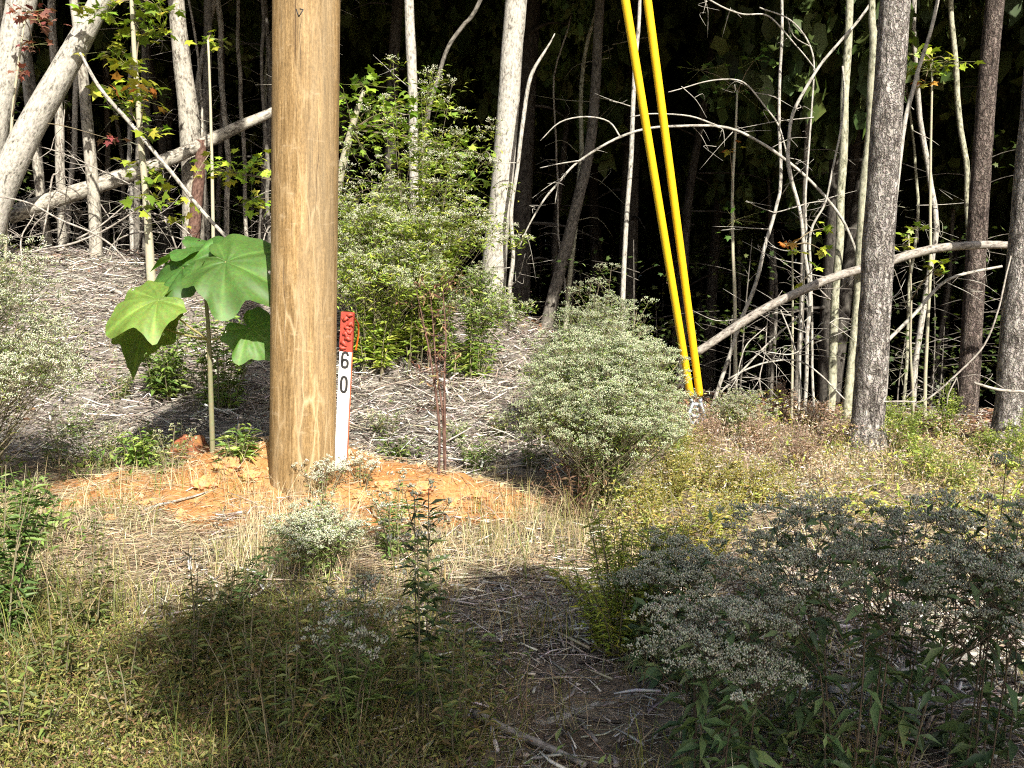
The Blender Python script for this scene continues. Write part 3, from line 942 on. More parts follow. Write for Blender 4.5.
# ------------------------------------------------------------------ fallen logs and dead branches
def branch(name, label, pts, Y0, Y1=None, mat='dead', twigs=(), group=None, wob=0.0, sides=9, cat='branch', auto=0, sink=False):
    p, r = px_line(pts, Y0, Y1)
    if p.shape[0] and max(q[2] for q in pts) < 7:
        r = r * 0.62; wob = wob + 0.035
    m = MB(); m.tube(p, r, sides, smooth=8, rough=0.12, wob=wob + 0.025)
    base = p[0].copy()
    for q in twigs:
        tp, tr = px_line(q, Y0 if Y1 is None else (Y0 + Y1) / 2)
        m.tube(tp, tr * 0.75, 5, smooth=4, wob=0.03)
    for _ in range(auto):
        i = rng.integers(0, len(p) - 1); f = rng.random()
        c = p[i] * (1 - f) + p[i + 1] * f
        dd = unit(rdir(1, -0.8, 0.5)[0]); L = rng.uniform(0.12, 0.5)
        m.tube([c, c + dd * L * 0.5 + rdir(1)[0] * 0.03, c + dd * L + (0, 0, -0.08)], [0.0045, 0.003, 0.0012], 4, smooth=3)
        e_ = c + dd * L * 0.5
        m.tube([e_, e_ + rdir(1)[0] * L * 0.3, e_ + rdir(1, -.9, .2)[0] * L * 0.5], [0.003, 0.002, 0.001], 4, smooth=3)
    o = m.build(name, M[mat], None, base)
    return tag(o, label, cat, group)


branch('fallen_log', 'grey fallen log slanting up behind the trunks at upper left', [(8, 216, 17), (60, 198, 16), (110, 182, 16), (165, 160, 14), (215, 138, 12), (272, 112, 9), (330, 88, 7)], 10.9, 12.2, 'mottle', sides=16, cat='log')
branch('leaning_pole', 'slim pale dead stem leaning down to the right above the big leaves', [(80, 55, 4), (98, 85, 6), (130, 122, 6.5), (165, 165, 6.5), (200, 210, 6), (250, 262, 6)], 9.9, 10.3, 'pale', cat='dead stem')
branch('dead_twig', 'long thin bare twig bowing down across the left trunks', [(-10, 195, 2.5), (30, 202, 2.5), (70, 222, 3), (100, 240, 3), (128, 265, 3)], 9.6, auto=5)
branch('dead_twig', 'forked white twig below the fallen log at left', [(30, 255, 3), (70, 243, 3.5), (105, 228, 3), (142, 204, 2)], 10.0, twigs=[[(70, 243, 2.5), (60, 250, 2), (30, 246, 1.5)], [(76, 240, 3), (100, 226, 2.5), (130, 200, 1.5)]], auto=5)
branch('dead_twig', 'upright pale twig between the spotted trunks at left', [(45, 235, 2.5), (50, 180, 3), (58, 165, 2), (66, 75, 1.5)], 10.6, auto=6)
branch('arched_branch', 'long bare branch arching over from the dark wood behind the guards', [(862, 272, 4), (852, 238, 4), (840, 212, 4.5), (815, 184, 4.5), (790, 161, 4.5), (764, 143, 4.5), (720, 127, 4), (672, 126, 4), (620, 138, 4), (580, 160, 3.5), (556, 184, 3.5), (540, 204, 3), (520, 246, 2)], 9.6, mat='pale', auto=10,
       twigs=[[(620, 138, 2.5), (608, 122, 2), (585, 117, 2), (560, 122, 1.8), (540, 140, 1.2)], [(720, 127, 2.5), (690, 115, 2.2), (655, 114, 2), (630, 118, 1.5)], [(580, 160, 2), (560, 163, 1.6), (540, 168, 1)], [(560, 180, 2), (556, 205, 1)]])
branch('hooked_twig', 'thin bare twig hooking down from above the arched branch', [(790, 160, 2.5), (780, 130, 2.5), (765, 108, 2.5), (750, 88, 2.5), (735, 80, 2.5), (705, 80, 2), (668, 90, 1.5)], 9.7, mat='pale', auto=4)
branch('drooping_twig', 'dark twig drooping from the top edge right of the yellow guards', [(700, -5, 2.5), (740, 12, 2.5), (768, 17, 2.5), (795, 48, 2), (815, 72, 2)], 9.5, mat='pale', auto=4)
branch('fallen_branch', 'thick grey fallen branch curving from the guards behind the sunlit pine', [(697, 352, 8), (730, 330, 8.5), (782, 300, 8.5), (840, 274, 8.5), (889, 262, 9), (940, 249, 8.5), (990, 246, 8), (1030, 250, 7), (1110, 268, 6)], 9.0, 8.7, 'dead', sides=14, auto=6)
branch('fallen_branch', 'pale straight branch slanting up to right behind the sunlit pine', [(880, 355, 6), (905, 322, 6), (925, 300, 6), (950, 281, 5), (975, 272, 4.5), (1000, 265, 4)], 9.0, 9.2, 'pale', auto=5)
branch('hanging_vine', 'thin grey vine looping down from the right pine to the ground', [(1012, 255, 2.5), (1003, 290, 3), (996, 312, 3), (981, 348, 3), (956, 376, 3), (926, 398, 3), (905, 399, 3), (884, 399, 2.5)], 7.9, mat='dead', auto=2,
       twigs=[[(956, 376, 2), (948, 392, 2), (946, 404, 1.5)], [(905, 399, 2), (915, 390, 1.6), (920, 388, 1.2)]], cat='vine')
branch('broken_stick', 'short grey broken stick in front of the right edge pine', [(973, 381, 4), (995, 387, 5), (1024, 391, 5), (1060, 398, 5)], 7.7, mat='dead', auto=2, cat='stick')
for k, (pp, lab) in enumerate([
        ([(722, 392, 3.5), (760, 350, 3), (795, 320, 2.5), (800, 312, 1.5)], 'bare stick slanting up to the right at the wood edge by the anchor'),
        ([(728, 382, 3), (765, 362, 3), (795, 359, 3), (820, 373, 2.5), (845, 398, 2.5)], 'low bowed bare stick at the foot of the bent saplings'),
        ([(780, 310, 2), (790, 340, 2.5), (797, 370, 3), (802, 398, 3)], 'upright thin stick leaning against the bent S sapling'),
        ([(770, 352, 2), (800, 350, 2), (835, 318, 1.5), (850, 316, 1.5)], 'kinked bare twig crossing the greenish trunks near their feet'),
        ([(735, 388, 2.5), (741, 365, 2), (748, 345, 2), (764, 328, 1.5)], 'forked grey twig just right of the guard feet')]):
    branch('bare_stick', lab, pp, 9.0 - 0.1 * k, mat='pale', auto=4, cat='stick')


# ------------------------------------------------------------------ forest behind
def forest_tree_proto(k, h, r, mat, ck, cs):
    o = thing('forest_tree', '', 'tree', (0, 0, 0))
    m = MB()
    pts = [(0, 0, -0.3)] + [(0.25 * math.sin(i * 1.3 + k * 2.1) * i / 6, 0.25 * math.cos(i * 1.7 + k) * i / 6, h * i / 6) for i in range(1, 7)]
    m.tube(pts, np.linspace(r * 1.15, r * 0.35, 7), 10, smooth=4, rough=0.06)
    for _ in range(10):
        z = rng.uniform(1.2, h * 0.6); a = rng.uniform(0, 6.28); L = rng.uniform(0.4, 1.5)
        d = np.array([math.cos(a), math.sin(a), rng.uniform(-0.25, 0.35)])
        c = np.array([0, 0, z])
        m.tube([c, c + d * L * 0.5 + (0, 0, 0.05), c + d * L + (0, 0, -0.1)], [r * 0.22, r * 0.13, 0.004], 5, smooth=3, wob=0.06)
    m.build('trunk', M[mat], o)
    add_crown(o, (0, 0, h * 0.78), cs, ck)
    return o


def dup(root, loc, rotz, sc_=1.0):
    c = root.copy(); COL.objects.link(c); c.location = loc; c.rotation_euler = (0, 0, rotz); c.scale = (sc_,) * 3
    for ch in list(root.children):
        d = ch.copy(); COL.objects.link(d); d.parent = c
    return c


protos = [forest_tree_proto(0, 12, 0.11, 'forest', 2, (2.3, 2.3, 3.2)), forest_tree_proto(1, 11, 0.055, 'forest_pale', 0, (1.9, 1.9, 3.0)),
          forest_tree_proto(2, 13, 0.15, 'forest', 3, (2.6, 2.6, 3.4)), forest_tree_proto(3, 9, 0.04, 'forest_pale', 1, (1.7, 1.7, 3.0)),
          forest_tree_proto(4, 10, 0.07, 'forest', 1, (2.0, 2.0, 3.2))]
FLAB = ['straight dark brown trunk deep in the shaded wood', 'thin greyish trunk deep in the shaded wood', 'thick dark trunk deep in the shaded wood',
        'very thin grey trunk deep in the shaded wood', 'medium dark trunk deep in the shaded wood']
FGRP = ['straight dark trunks in the wood', 'thin greyish trunks in the wood', 'thick dark trunks in the wood', 'very thin grey trunks in the wood', 'medium dark trunks in the wood']
taken = []
count = 0
used = set()
while count < 200:
    y = 14.0 + 30 * rng.random() ** 1.2
    x = rng.uniform(-0.62 * y - 3, 0.62 * y + 3)
    if any((x - a) ** 2 + (y - b) ** 2 < 0.8 for a, b in taken):
        continue
    taken.append((x, y))
    k = int(rng.choice(5, p=[0.2, 0.27, 0.12, 0.26, 0.15]))
    loc = (x, y, float(H(x, y)))
    s = float(rng.uniform(0.8, 1.25))
    if k in used:
        o = dup(protos[k], loc, float(rng.uniform(0, 6.28)), s)
    else:
        o = protos[k]; o.location = loc; used.add(k)
    tag(o, FLAB[k], 'tree', FGRP[k])
    o.rotation_euler = (float(rng.normal(0, 0.035)), float(rng.normal(0, 0.035)), float(rng.uniform(0, 6.28)))
    count += 1

def thin_proto(k):
    o = thing('slender_tree', '', 'tree', (0, 0, 0))
    h = 8.5; r = (0.024, 0.034, 0.045)[k]
    pts = [(0, 0, -.8)] + [(rng.normal(0, .05) * i, rng.normal(0, .05) * i, h * i / 6) for i in range(1, 7)]
    m = MB(); m.tube(pts, np.linspace(r, r * .5, 7), 9, smooth=5, rough=.08, wob=.05)
    pts = np.array(pts)
    for _ in range(16):
        z = rng.uniform(.4, 4.5); i = int(z / h * 6) + 1; f = z / h * 6 - (i - 1)
        c = pts[i] * (1 - f) + pts[min(i + 1, 6)] * f if i > 1 else pts[1] * f + pts[0] * (1 - f)
        c = np.array([c[0], c[1], z]); a = rng.uniform(0, 6.28); L = rng.uniform(.25, .9)
        d = np.array([math.cos(a), math.sin(a), rng.uniform(-.4, .5)])
        m.tube([c, c + d * L * .5 + rng.normal(0, .04, 3), c + d * L + (0, 0, -.08)], [.007, .004, .0012], 5, smooth=3, wob=.04)
        e = c + d * L * .5
        m.tube([e, e + rdir(1)[0] * L * .3, e + rdir(1, -.8, .3)[0] * L * .5], [.003, .002, .001], 4, smooth=3)
    m.build('trunk', M[('mottle', 'green_bark', 'pale')[k]], o)
    add_crown(o, (0, 0, h * .95), (1.1, 1.1, 1.7), k % 2)
    return o


TL = [('very thin spotted trunk among many at the shady wood edge', 'very thin spotted trunks at the wood edge'), ('thin greenish trunk among many at the shady wood edge', 'thin greenish trunks at the wood edge'), ('thin whitish trunk among many at the shady wood edge', 'thin whitish trunks at the wood edge')]
tp_ = [thin_proto(k) for k in range(3)]
for j in range(14):
    k = j % 3
    y = rng.uniform(11.9, 15.5); px = rng.uniform(-60, 300) if j < 10 else rng.uniform(340, 1060)
    y = y + .6 if j < 10 else y + 1.5
    x = P(px, 250, y)[0]
    loc = (x, y, float(H(x, y)))
    o = tp_[k] if j < 3 else dup(tp_[k], loc, 0, float(rng.uniform(.8, 1.15)))
    o.location = loc
    tag(o, TL[k][0], 'tree', TL[k][1])
    o.rotation_euler = (float(rng.normal(0, .05)), float(rng.normal(0.03, .06)), float(rng.uniform(0, 6.28)))


def twig_proto(k):
    m = MB()
    L = (1.2, 1.9, 2.6)[k]
    pts = [np.array([0, 0, -.1])]
    d = np.array([.35, 0, 1.0])
    for i in range(6):
        d = unit(d + rng.normal(0, .25, 3) + np.array([.16 * k, 0, -.12 * k]))
        pts.append(pts[-1] + d * L / 6)
    m.tube(pts, np.linspace(.011, .003, 7), 6, smooth=4, wob=.03, rough=.1)
    for _ in range(14):
        i = rng.integers(1, 6); dd = rdir(1, -.4, .7)[0]; l = rng.uniform(.15, .6)
        c = pts[i]
        m.tube([c, c + dd * l * .5 + rng.normal(0, .03, 3), c + dd * l], [.005, .003, .001], 4, smooth=3, wob=.02)
        e = c + dd * l * .5
        m.tube([e, e + rdir(1)[0] * l * .3, e + rdir(1, -.6, .3)[0] * l * .5], [.0028, .002, .001], 3, smooth=2)
    return tag(m.build('dead_twig', M['dead'], None), None, 'branch')


wp = [twig_proto(k) for k in range(3)]
WL = ['short bare twiggy branch tangled at the wood edge', 'mid-length bare branch tangled at the wood edge', 'long bowed bare branch tangled at the wood edge']
for j in range(15):
    k = j % 3
    y = rng.uniform(10.2, 13.0); px = rng.uniform(-20, 290) if j < 13 else rng.uniform(700, 1040)
    y = y if j < 13 else y + 1.0
    x = P(px, 250, y)[0]
    o = wp[k]
    if j >= 3:
        o = wp[k].copy(); COL.objects.link(o)
    o.location = (x, y, float(H(x, y))); o.rotation_euler = (float(rng.normal(0, .3)), float(rng.normal(0, .3)), float(rng.uniform(0, 6.28)))
    tag(o, WL[k], 'branch', WL[k].replace('branch', 'branches'))

# the far side of the wood, one unbroken mass of leaves and shade
SHADE_GREEN = [tuple(0.55 * c for c in t) for t in PINEG + GREEN[:1]]  # crown greens darkened, putting the wood's shade into the leaf colour
fm = MB()
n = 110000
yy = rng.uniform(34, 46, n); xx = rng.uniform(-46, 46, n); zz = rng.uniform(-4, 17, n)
fm.scatter(CLUMP_V, CLUMP_F, np.stack([xx, yy, zz], 1), frames(rdir(n), rng.uniform(0, 6, n)), rng.uniform(0.2, 0.45, n), tints(n, SHADE_GREEN, 0.35))
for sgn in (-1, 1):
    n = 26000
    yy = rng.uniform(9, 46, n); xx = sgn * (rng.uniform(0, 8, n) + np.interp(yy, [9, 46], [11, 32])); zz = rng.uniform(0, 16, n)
    fm.scatter(CLUMP_V, CLUMP_F, np.stack([xx, yy, zz], 1), frames(rdir(n), rng.uniform(0, 6, n)), rng.uniform(0.3, 0.65, n), tints(n, SHADE_GREEN, 0.35))
# interlocking high canopy, made wide and thick to block sun and sky
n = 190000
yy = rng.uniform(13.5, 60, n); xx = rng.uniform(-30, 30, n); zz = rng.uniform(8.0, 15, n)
fm.scatter(CLUMP_V, CLUMP_F, np.stack([xx, yy, zz], 1), frames(rdir(n), rng.uniform(0, 6, n)), rng.uniform(0.2, 0.45, n), tints(n, SHADE_GREEN, 0.35))
n = 17000  # unseen lower canopy edge, added to stop sun entering the wood
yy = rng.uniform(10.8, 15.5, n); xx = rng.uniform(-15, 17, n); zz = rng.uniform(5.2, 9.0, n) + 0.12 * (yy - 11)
fm.scatter(CLUMP_V, CLUMP_F, np.stack([xx, yy, zz], 1), frames(rdir(n), rng.uniform(0, 6, n)), rng.uniform(0.14, 0.3, n), tints(n, SHADE_GREEN, 0.35))
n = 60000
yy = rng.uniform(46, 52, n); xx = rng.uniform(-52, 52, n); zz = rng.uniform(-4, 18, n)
fm.scatter(CLUMP_V, CLUMP_F, np.stack([xx, yy, zz], 1), frames(rdir(n), rng.uniform(0, 6, n)), rng.uniform(0.5, 1.0, n), tints(n, SHADE_GREEN, 0.35))
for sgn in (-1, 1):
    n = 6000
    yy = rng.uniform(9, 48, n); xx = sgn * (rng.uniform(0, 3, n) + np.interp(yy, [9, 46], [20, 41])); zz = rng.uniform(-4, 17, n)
    fm.scatter(CLUMP_V, CLUMP_F, np.stack([xx, yy, zz], 1), frames(rdir(n), rng.uniform(0, 6, n)), rng.uniform(1.0, 1.8, n), tints(n, SHADE_GREEN, 0.35))
tag(fm.build('woods_and_shade_canopy', M['crown']), 'dark mass of leaves closing the far wood, with unseen canopy added for shade', 'woods', kind='stuff')

# trees that stand on the near side of the clearing and shade its front
SPARSE = [crown_mesh(21, 620, GREEN, nclump=20), crown_mesh(22, 620, GREEN, nclump=20)]
for k, (x, y, h, thin) in enumerate([(3.35, -6.3, 9.75, 0), (4.3, -6.1, 9.7, 0), (5.9, -6.2, 9.4, 1), (7.3, -6.3, 8.9, 1), (8.9, -6.0, 8.6, 1)]):
    o = thing('shade_tree', 'leafy tree on the near side of the clearing, shading its front', 'tree', (x, y, float(H(x, y))), 'shade trees on the near side')
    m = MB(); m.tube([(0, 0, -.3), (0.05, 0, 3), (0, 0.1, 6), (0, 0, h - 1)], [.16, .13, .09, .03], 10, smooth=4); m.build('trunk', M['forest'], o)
    if thin:
        for q in range(2):
            c = bpy.data.objects.new('crown', SPARSE[(k + q) % 2]); COL.objects.link(c); c.parent = o
            c.location = (0.2 * q, 0.3 * q, h - 2.4 - 1.6 * q); c.scale = (1.5, 1.5, 2.6); c.rotation_euler = (0, 0, 1.3 * k + q)
    else:
        add_crown(o, (0, 0, h - 2.4), (1.35, 1.35, 2.6), k % 2)
        add_crown(o, (0.1, 0.1, h - 3.2), (1.3, 1.3, 2.6), 2 + k % 2)

# ------------------------------------------------------------------ saplings with lobed leaves
YG = [(0.22, 0.32, 0.03), (0.28, 0.34, 0.03), (0.16, 0.26, 0.03), (0.33, 0.33, 0.04)]
MG = [(0.09, 0.19, 0.03), (0.13, 0.23, 0.035), (0.07, 0.15, 0.025)]
AU = [(0.42, 0.22, 0.04), (0.35, 0.12, 0.03), (0.30, 0.30, 0.04)]


def spray(lv, st, root, c, spread, n, size, cols, lean=(0, -0.4, 0.3)):
    """a leafy branchlet: a twig from root to c and lobed leaves in near-flat tiers about c"""
    root = np.asarray(root); c = np.asarray(c)
    st.tube([root, (root + c) / 2 + (0, 0, 0.04), c], [0.006, 0.005, 0.002], 5, (0.16, 0.13, 0.08), smooth=3)
    q = rng.normal(size=(n, 3)) * np.asarray(spread)
    loc = c + q
    d = unit(q * np.array([1, 1, 0.3]) + rng.normal(size=(n, 3)) * 0.06 + np.array(lean) * 0.10 + np.array([0, 0, -0.05]))
    lv.scatter(MAPLE_V, MAPLE_F, loc, frames(d, rng.normal(0, 0.5, n)), rng.uniform(0.7, 1.25, n) * size, tints(n, cols, 0.25))
    for k in range(min(n, 14)):
        st.tube([c, loc[k]], [0.002, 0.001], 3, (0.2, 0.2, 0.08), smooth=1)


def sapling(label, stem, Y, sprays, leaf, cols, mat='green_bark', group=None):
    p, r = px_line(stem, Y)
    p, r = root_to_ground(p, r)
    base = p[0].copy()
    o = thing('sapling', label, 'sapling', base, group)
    lv, st = MB(), MB()
    tk = MB().tube(p, r, 8, smooth=5, rough=0.06, wob=0.02, tint=(0.3, 0.28, 0.2))
    st = tk
    for s in sprays:
        px, py, sp, n = s[:4]
        cc = s[4] if len(s) > 4 else cols
        dy = rng.uniform(-0.35, 0.25)
        c = P(px, py, Y + dy)
        i = np.argmin(np.abs(p[:, 2] - (c[2] - 0.12)) + 0.3 * np.abs(p[:, 0] - c[0]))
        spray(lv, st, p[i], c, (wpx(sp, Y), wpx(sp, Y) * 0.8, wpx(sp, Y) * 0.55), n, leaf, cc)
    tk.build('trunk', M['stem'], o, base)
    lv.build('leaves', M['leaf'], o, base)
    return o


sapling('slim pale sapling hung with yellow-green lobed leaves in front of the left trunks', [(150, 265, 9), (145, 190, 7), (140, 130, 6), (136, 70, 5), (131, 0, 4), (128, -60, 3)], 10.2,
        [(120, 50, 12, 26), (140, 30, 14, 30), (155, 8, 14, 30), (110, 12, 12, 20), (128, 66, 10, 22), (116, 90, 10, 22, AU + YG), (135, 98, 12, 30, YG + AU), (148, 88, 8, 14, AU + YG), (133, 112, 9, 20),
         (148, 132, 7, 12), (150, 178, 9, 18), (155, 200, 9, 20), (140, 165, 8, 14), (160, 8, 12, 20), (98, 10, 10, 16)], 0.11, YG)
sapling('green lobed-leaf sapling spreading from behind the pole on both sides', [(312, 420, 12), (318, 300, 10), (335, 200, 9), (352, 130, 7), (365, 90, 4)], 10.2,
        [(215, 170, 12, 26, YG), (235, 172, 12, 30, YG), (255, 165, 12, 26, YG), (262, 205, 10, 20, YG), (252, 200, 8, 12, YG), (365, 85, 12, 26), (345, 98, 12, 26), (375, 105, 14, 34), (395, 110, 12, 26), (350, 120, 14, 34), (385, 130, 18, 44), (360, 145, 16, 40), (420, 100, 11, 20), (445, 110, 9, 14),
         (430, 125, 10, 20), (415, 145, 14, 30), (440, 150, 12, 26), (465, 150, 10, 20), (480, 155, 9, 16), (455, 170, 12, 24), (470, 185, 10, 18)], 0.085, [(0.13, 0.21, 0.03), (0.18, 0.26, 0.035), (0.10, 0.17, 0.025)] + YG[:1])
for lab, stem, Y, spr, cols in [
        ('small yellow-leaved sapling right of the sunlit pine top', [(925, 395, 4), (930, 250, 3), (932, 60, 2)], 9.6, [(915, 55, 10, 16), (930, 70, 9, 14), (908, 72, 7, 10), (948, 62, 8, 12), (925, 82, 6, 6, AU)], YG),
        ('small green seedling against the dark wood right of sunlit pine', [(912, 400, 3), (911, 300, 2), (908, 235, 1.5)], 9.0, [(908, 238, 5, 7), (913, 228, 4, 5), (904, 246, 4, 4), (935, 270, 5, 8), (942, 262, 4, 5)], YG),
        ('low red and green leaved seedling among the bent saplings', [(792, 392, 3), (793, 300, 2), (792, 245, 1.5)], 9.2, [(787, 244, 4, 5, AU), (797, 252, 4, 6), (826, 228, 5, 8), (822, 250, 5, 7), (815, 268, 4, 4), (800, 285, 4, 5)], YG),
        ('dim leafy sapling deep in the wood right of the yellow guards', [(735, 330, 4), (733, 200, 3), (738, 90, 2)], 12.0, [(740, 92, 12, 16), (730, 150, 8, 6, AU), (735, 220, 12, 12), (700, 70, 12, 12), (755, 60, 10, 10)], MG),
        ('small sapling with yellowing leaves left of the pole by mottled trunk', [(214, 280, 4), (212, 150, 3), (208, 40, 2)], 11.0, [(208, 42, 6, 12), (212, 38, 5, 8), (184, 200, 6, 8), (182, 220, 6, 10)], YG),
        ('red-leaved vine sprigs on the pinkish trunk at far left', [(6, 250, 3), (12, 120, 3), (25, 20, 2)], 10.6, [(25, 12, 8, 26), (34, 45, 6, 14), (20, 70, 5, 10), (107, 138, 5, 8), (38, 20, 7, 20)], [(0.20, 0.05, 0.045), (0.26, 0.09, 0.06), (0.15, 0.07, 0.05)])]:
    sapling(lab, stem, Y, spr, 0.085 if Y > 9.5 else 0.075, cols)

# understory leaves in the shade
def under_proto(k):
    o = thing('understory_sapling', 'leafy dark understory sapling among the shaded trunks', 'sapling', (0, 0, 0), 'dark understory saplings')
    h = (1.6, 2.4, 3.2)[k]
    m = MB(); m.tube([(0, 0, -.2), (.04, .02, h * .5), (0.1 * k, 0, h)], [.018, .012, .004], 6, smooth=4)
    lv = MB()
    for _ in range(7):
        z = rng.uniform(0.3, 1.0) * h; a = rng.uniform(0, 6.28); L = rng.uniform(0.3, 0.9)
        c = np.array([math.cos(a) * L, math.sin(a) * L, z + 0.15])
        m.tube([(0, 0, z), c * (0.5, 0.5, 1) + (0, 0, -.05), c], [.006, .005, .002], 4, smooth=3)
        nn = 16
        q = rng.normal(size=(nn, 3)) * (0.22, 0.22, 0.09)
        lv.scatter(MAPLE_V, MAPLE_F, c + q, frames(unit(q + (0, 0, -.05)), rng.normal(0, .5, nn)), rng.uniform(.05, .085, nn), tints(nn, GREEN, .3))
    m.build('trunk', M['forest_pale'], o); lv.build('leaves', M['leaf'], o)
    return o


ups = [under_proto(k) for k in range(3)]
upos = []
for k in range(44):
    y = 12.5 + 14 * rng.random() ** 1.3; x = rng.uniform(-0.6 * y, 0.6 * y)
    loc = (x, y, float(H(x, y)))
    if k < 3:
        ups[k].location = loc
    else:
        o = dup(ups[k % 3], loc, float(rng.uniform(0, 6.28)), float(rng.uniform(0.8, 1.3)))


# ------------------------------------------------------------------ big-leaved young tree
def big_leaf(parent, base, c0, direction, normal, L, W, cup=0.25, droop=0.35, tint=(0.075, 0.19, 0.035), holes=(), label=None):
    """heart-shaped, shallowly lobed leaf with raised veins; c0 is where the stalk joins"""
    y = unit(direction); x = unit(np.cross(y, normal)); z = np.cross(x, y)
    na, nr_ = 72, 16
    v = []; tt = []
    ph = rng.random() * 10
    for i in range(nr_ + 1):
        f = i / nr_
        for j in range(na):
            a = 2 * math.pi * j / na                      # 0 = tip
            s = abs(((a + math.pi) % (2 * math.pi)) - math.pi) / math.pi
            rad = 0.60 - 0.10 * s + 0.30 * max(0, 1 - s / 0.24) ** 1.2 + 0.20 * math.exp(-((s - 0.40) / 0.075) ** 2) + 0.10 * math.exp(-((s - 0.72) / 0.07) ** 2) - 0.30 * math.exp(-((s - 1.0) / 0.07) ** 2)
            rad *= 1 + 0.025 * math.sin(a * 9 + ph) + 0.02 * math.sin(a * 17 + 2 * ph)
            lx = math.sin(a) * rad * f * W; ly = (math.cos(a) * rad * f + 0.10 * f) * L
            vein = min(abs(math.sin((a) * 2.5 + 0.0)), 1.0)
            wr = 0.05 * L * f * f * math.sin(5 * a + ph) + 0.02 * L * f * math.sin(11 * a + 2 * ph + 3 * f) + 0.10 * L * max(0, f - .55) ** 1.5 * math.sin(3 * a + 1.7 * ph)
            hz = wr - cup * (lx / W) ** 2 * W - droop * max(0, ly / L) ** 2 * L + 0.018 * L * vein * math.sin(math.pi * f) + 0.02 * L * math.sin(6 * f + 3 * a + ph) * f
            v.append(c0 + x * lx + y * ly + z * hz)
            ve = (1.45 if vein < 0.10 else 1.0) * (1.0 + 0.35 * fbm(lx * 9 + ph, ly * 9, 3))
            tt.append(np.array(tint) * (1.1, 0.86, 0.85) * ve * (0.93 + 0.14 * rng.random()))
    f_ = []
    for i in range(nr_):
        for j in range(na):
            if (i, j) in holes: continue
            j2 = (j + 1) % na
            f_.append((i * na + j, i * na + j2, (i + 1) * na + j2, (i + 1) * na + j))
    m = MB().add(v, f_, np.array(tt))
    o = m.build('leaf', M['big_leaf'], parent, base)
    if label: o['label'] = label
    return o


PY = 6.95
bp = G(213, 452)
PY = bp[1]
pt = thing('young_tree', 'young tree with a few huge heart-shaped green leaves left of the pole', 'young tree', bp)
s1, s2, s3 = P(209, 340, PY), P(206, 300, PY), P(203, 272, PY)
MB().tube([bp - (0, 0, .1), P(211, 400, PY), s1, s2, s3], [.017, .016, .014, .011, .008], 10, (0.13, 0.125, 0.07), smooth=5).build('trunk', M['stem'], pt, bp)
pet = MB()
LEAVES = [  # stalk end pixel, depth offset, leaf axis direction, normal, length, width, from
    ((158, 300), -0.15, (-0.75, -0.35, -0.28), (-0.25, -0.75, 0.75), 0.42, 0.44, s1, (0.115, 0.225, 0.045)),
    ((150, 322), 0.10, (-0.5, 0.2, -0.65), (-0.65, 0.35, 0.6), 0.42, 0.42, s1, (0.085, 0.19, 0.035)),
    ((183, 268), 0.05, (-0.85, 0.2, -0.35), (-0.1, -0.62, 0.8), 0.66, 0.52, s3, (0.06, 0.17, 0.035)),
    ((226, 262), -0.1, (0.8, -0.28, -0.18), (0.15, -0.72, 0.75), 0.62, 0.60, s3, (0.085, 0.21, 0.045)),
    ((215, 246), 0.45, (0.7, 0.35, 0.02), (0.1, -0.30, 1.0), 0.60, 0.52, s3, (0.06, 0.17, 0.035)),
    ((205, 248), 0.25, (-0.35, 0.7, 0.03), (0, -0.35, 1.0), 0.55, 0.55, s3, (0.06, 0.17, 0.035)),
    ((250, 328), 0.05, (0.62, -0.25, -0.35), (0.2, -0.8, 0.6), 0.36, 0.38, s1, (0.085, 0.21, 0.045)),
]
for (pp, dy, di, no, L, W, fr, tc) in LEAVES:
    c = P(pp[0], pp[1], PY + dy)
    pet.tube([fr, (fr + c) / 2 + (0, 0, -0.015), c], [.008, .006, .005], 6, (0.22, 0.20, 0.08), smooth=4)
    hol = {(int(rng.integers(9, 15)), int(rng.integers(0, 72))) for _ in range(2)}
    big_leaf(pt, bp, c, np.array(di), np.array(no), L * .85, W * .85, tint=tc, holes=hol)
pet.build('leaf_stalks', M['stem'], pt, bp)


# ------------------------------------------------------------------ flowering shrubs
PALE = [(0.34, 0.37, 0.21), (0.43, 0.45, 0.28), (0.27, 0.31, 0.16), (0.50, 0.50, 0.37)]
GREY = [(0.44, 0.46, 0.33), (0.52, 0.53, 0.40), (0.37, 0.40, 0.27), (0.60, 0.59, 0.46)]
WHITE = [(0.55, 0.55, 0.42), (0.66, 0.65, 0.54), (0.45, 0.47, 0.33)]
SG = [(0.15, 0.21, 0.055), (0.20, 0.25, 0.08), (0.11, 0.17, 0.045)]
DG = [(0.045, 0.075, 0.03), (0.06, 0.095, 0.035), (0.035, 0.058, 0.026)]
BG = [(0.16, 0.24, 0.05), (0.22, 0.29, 0.06), (0.11, 0.18, 0.04)]


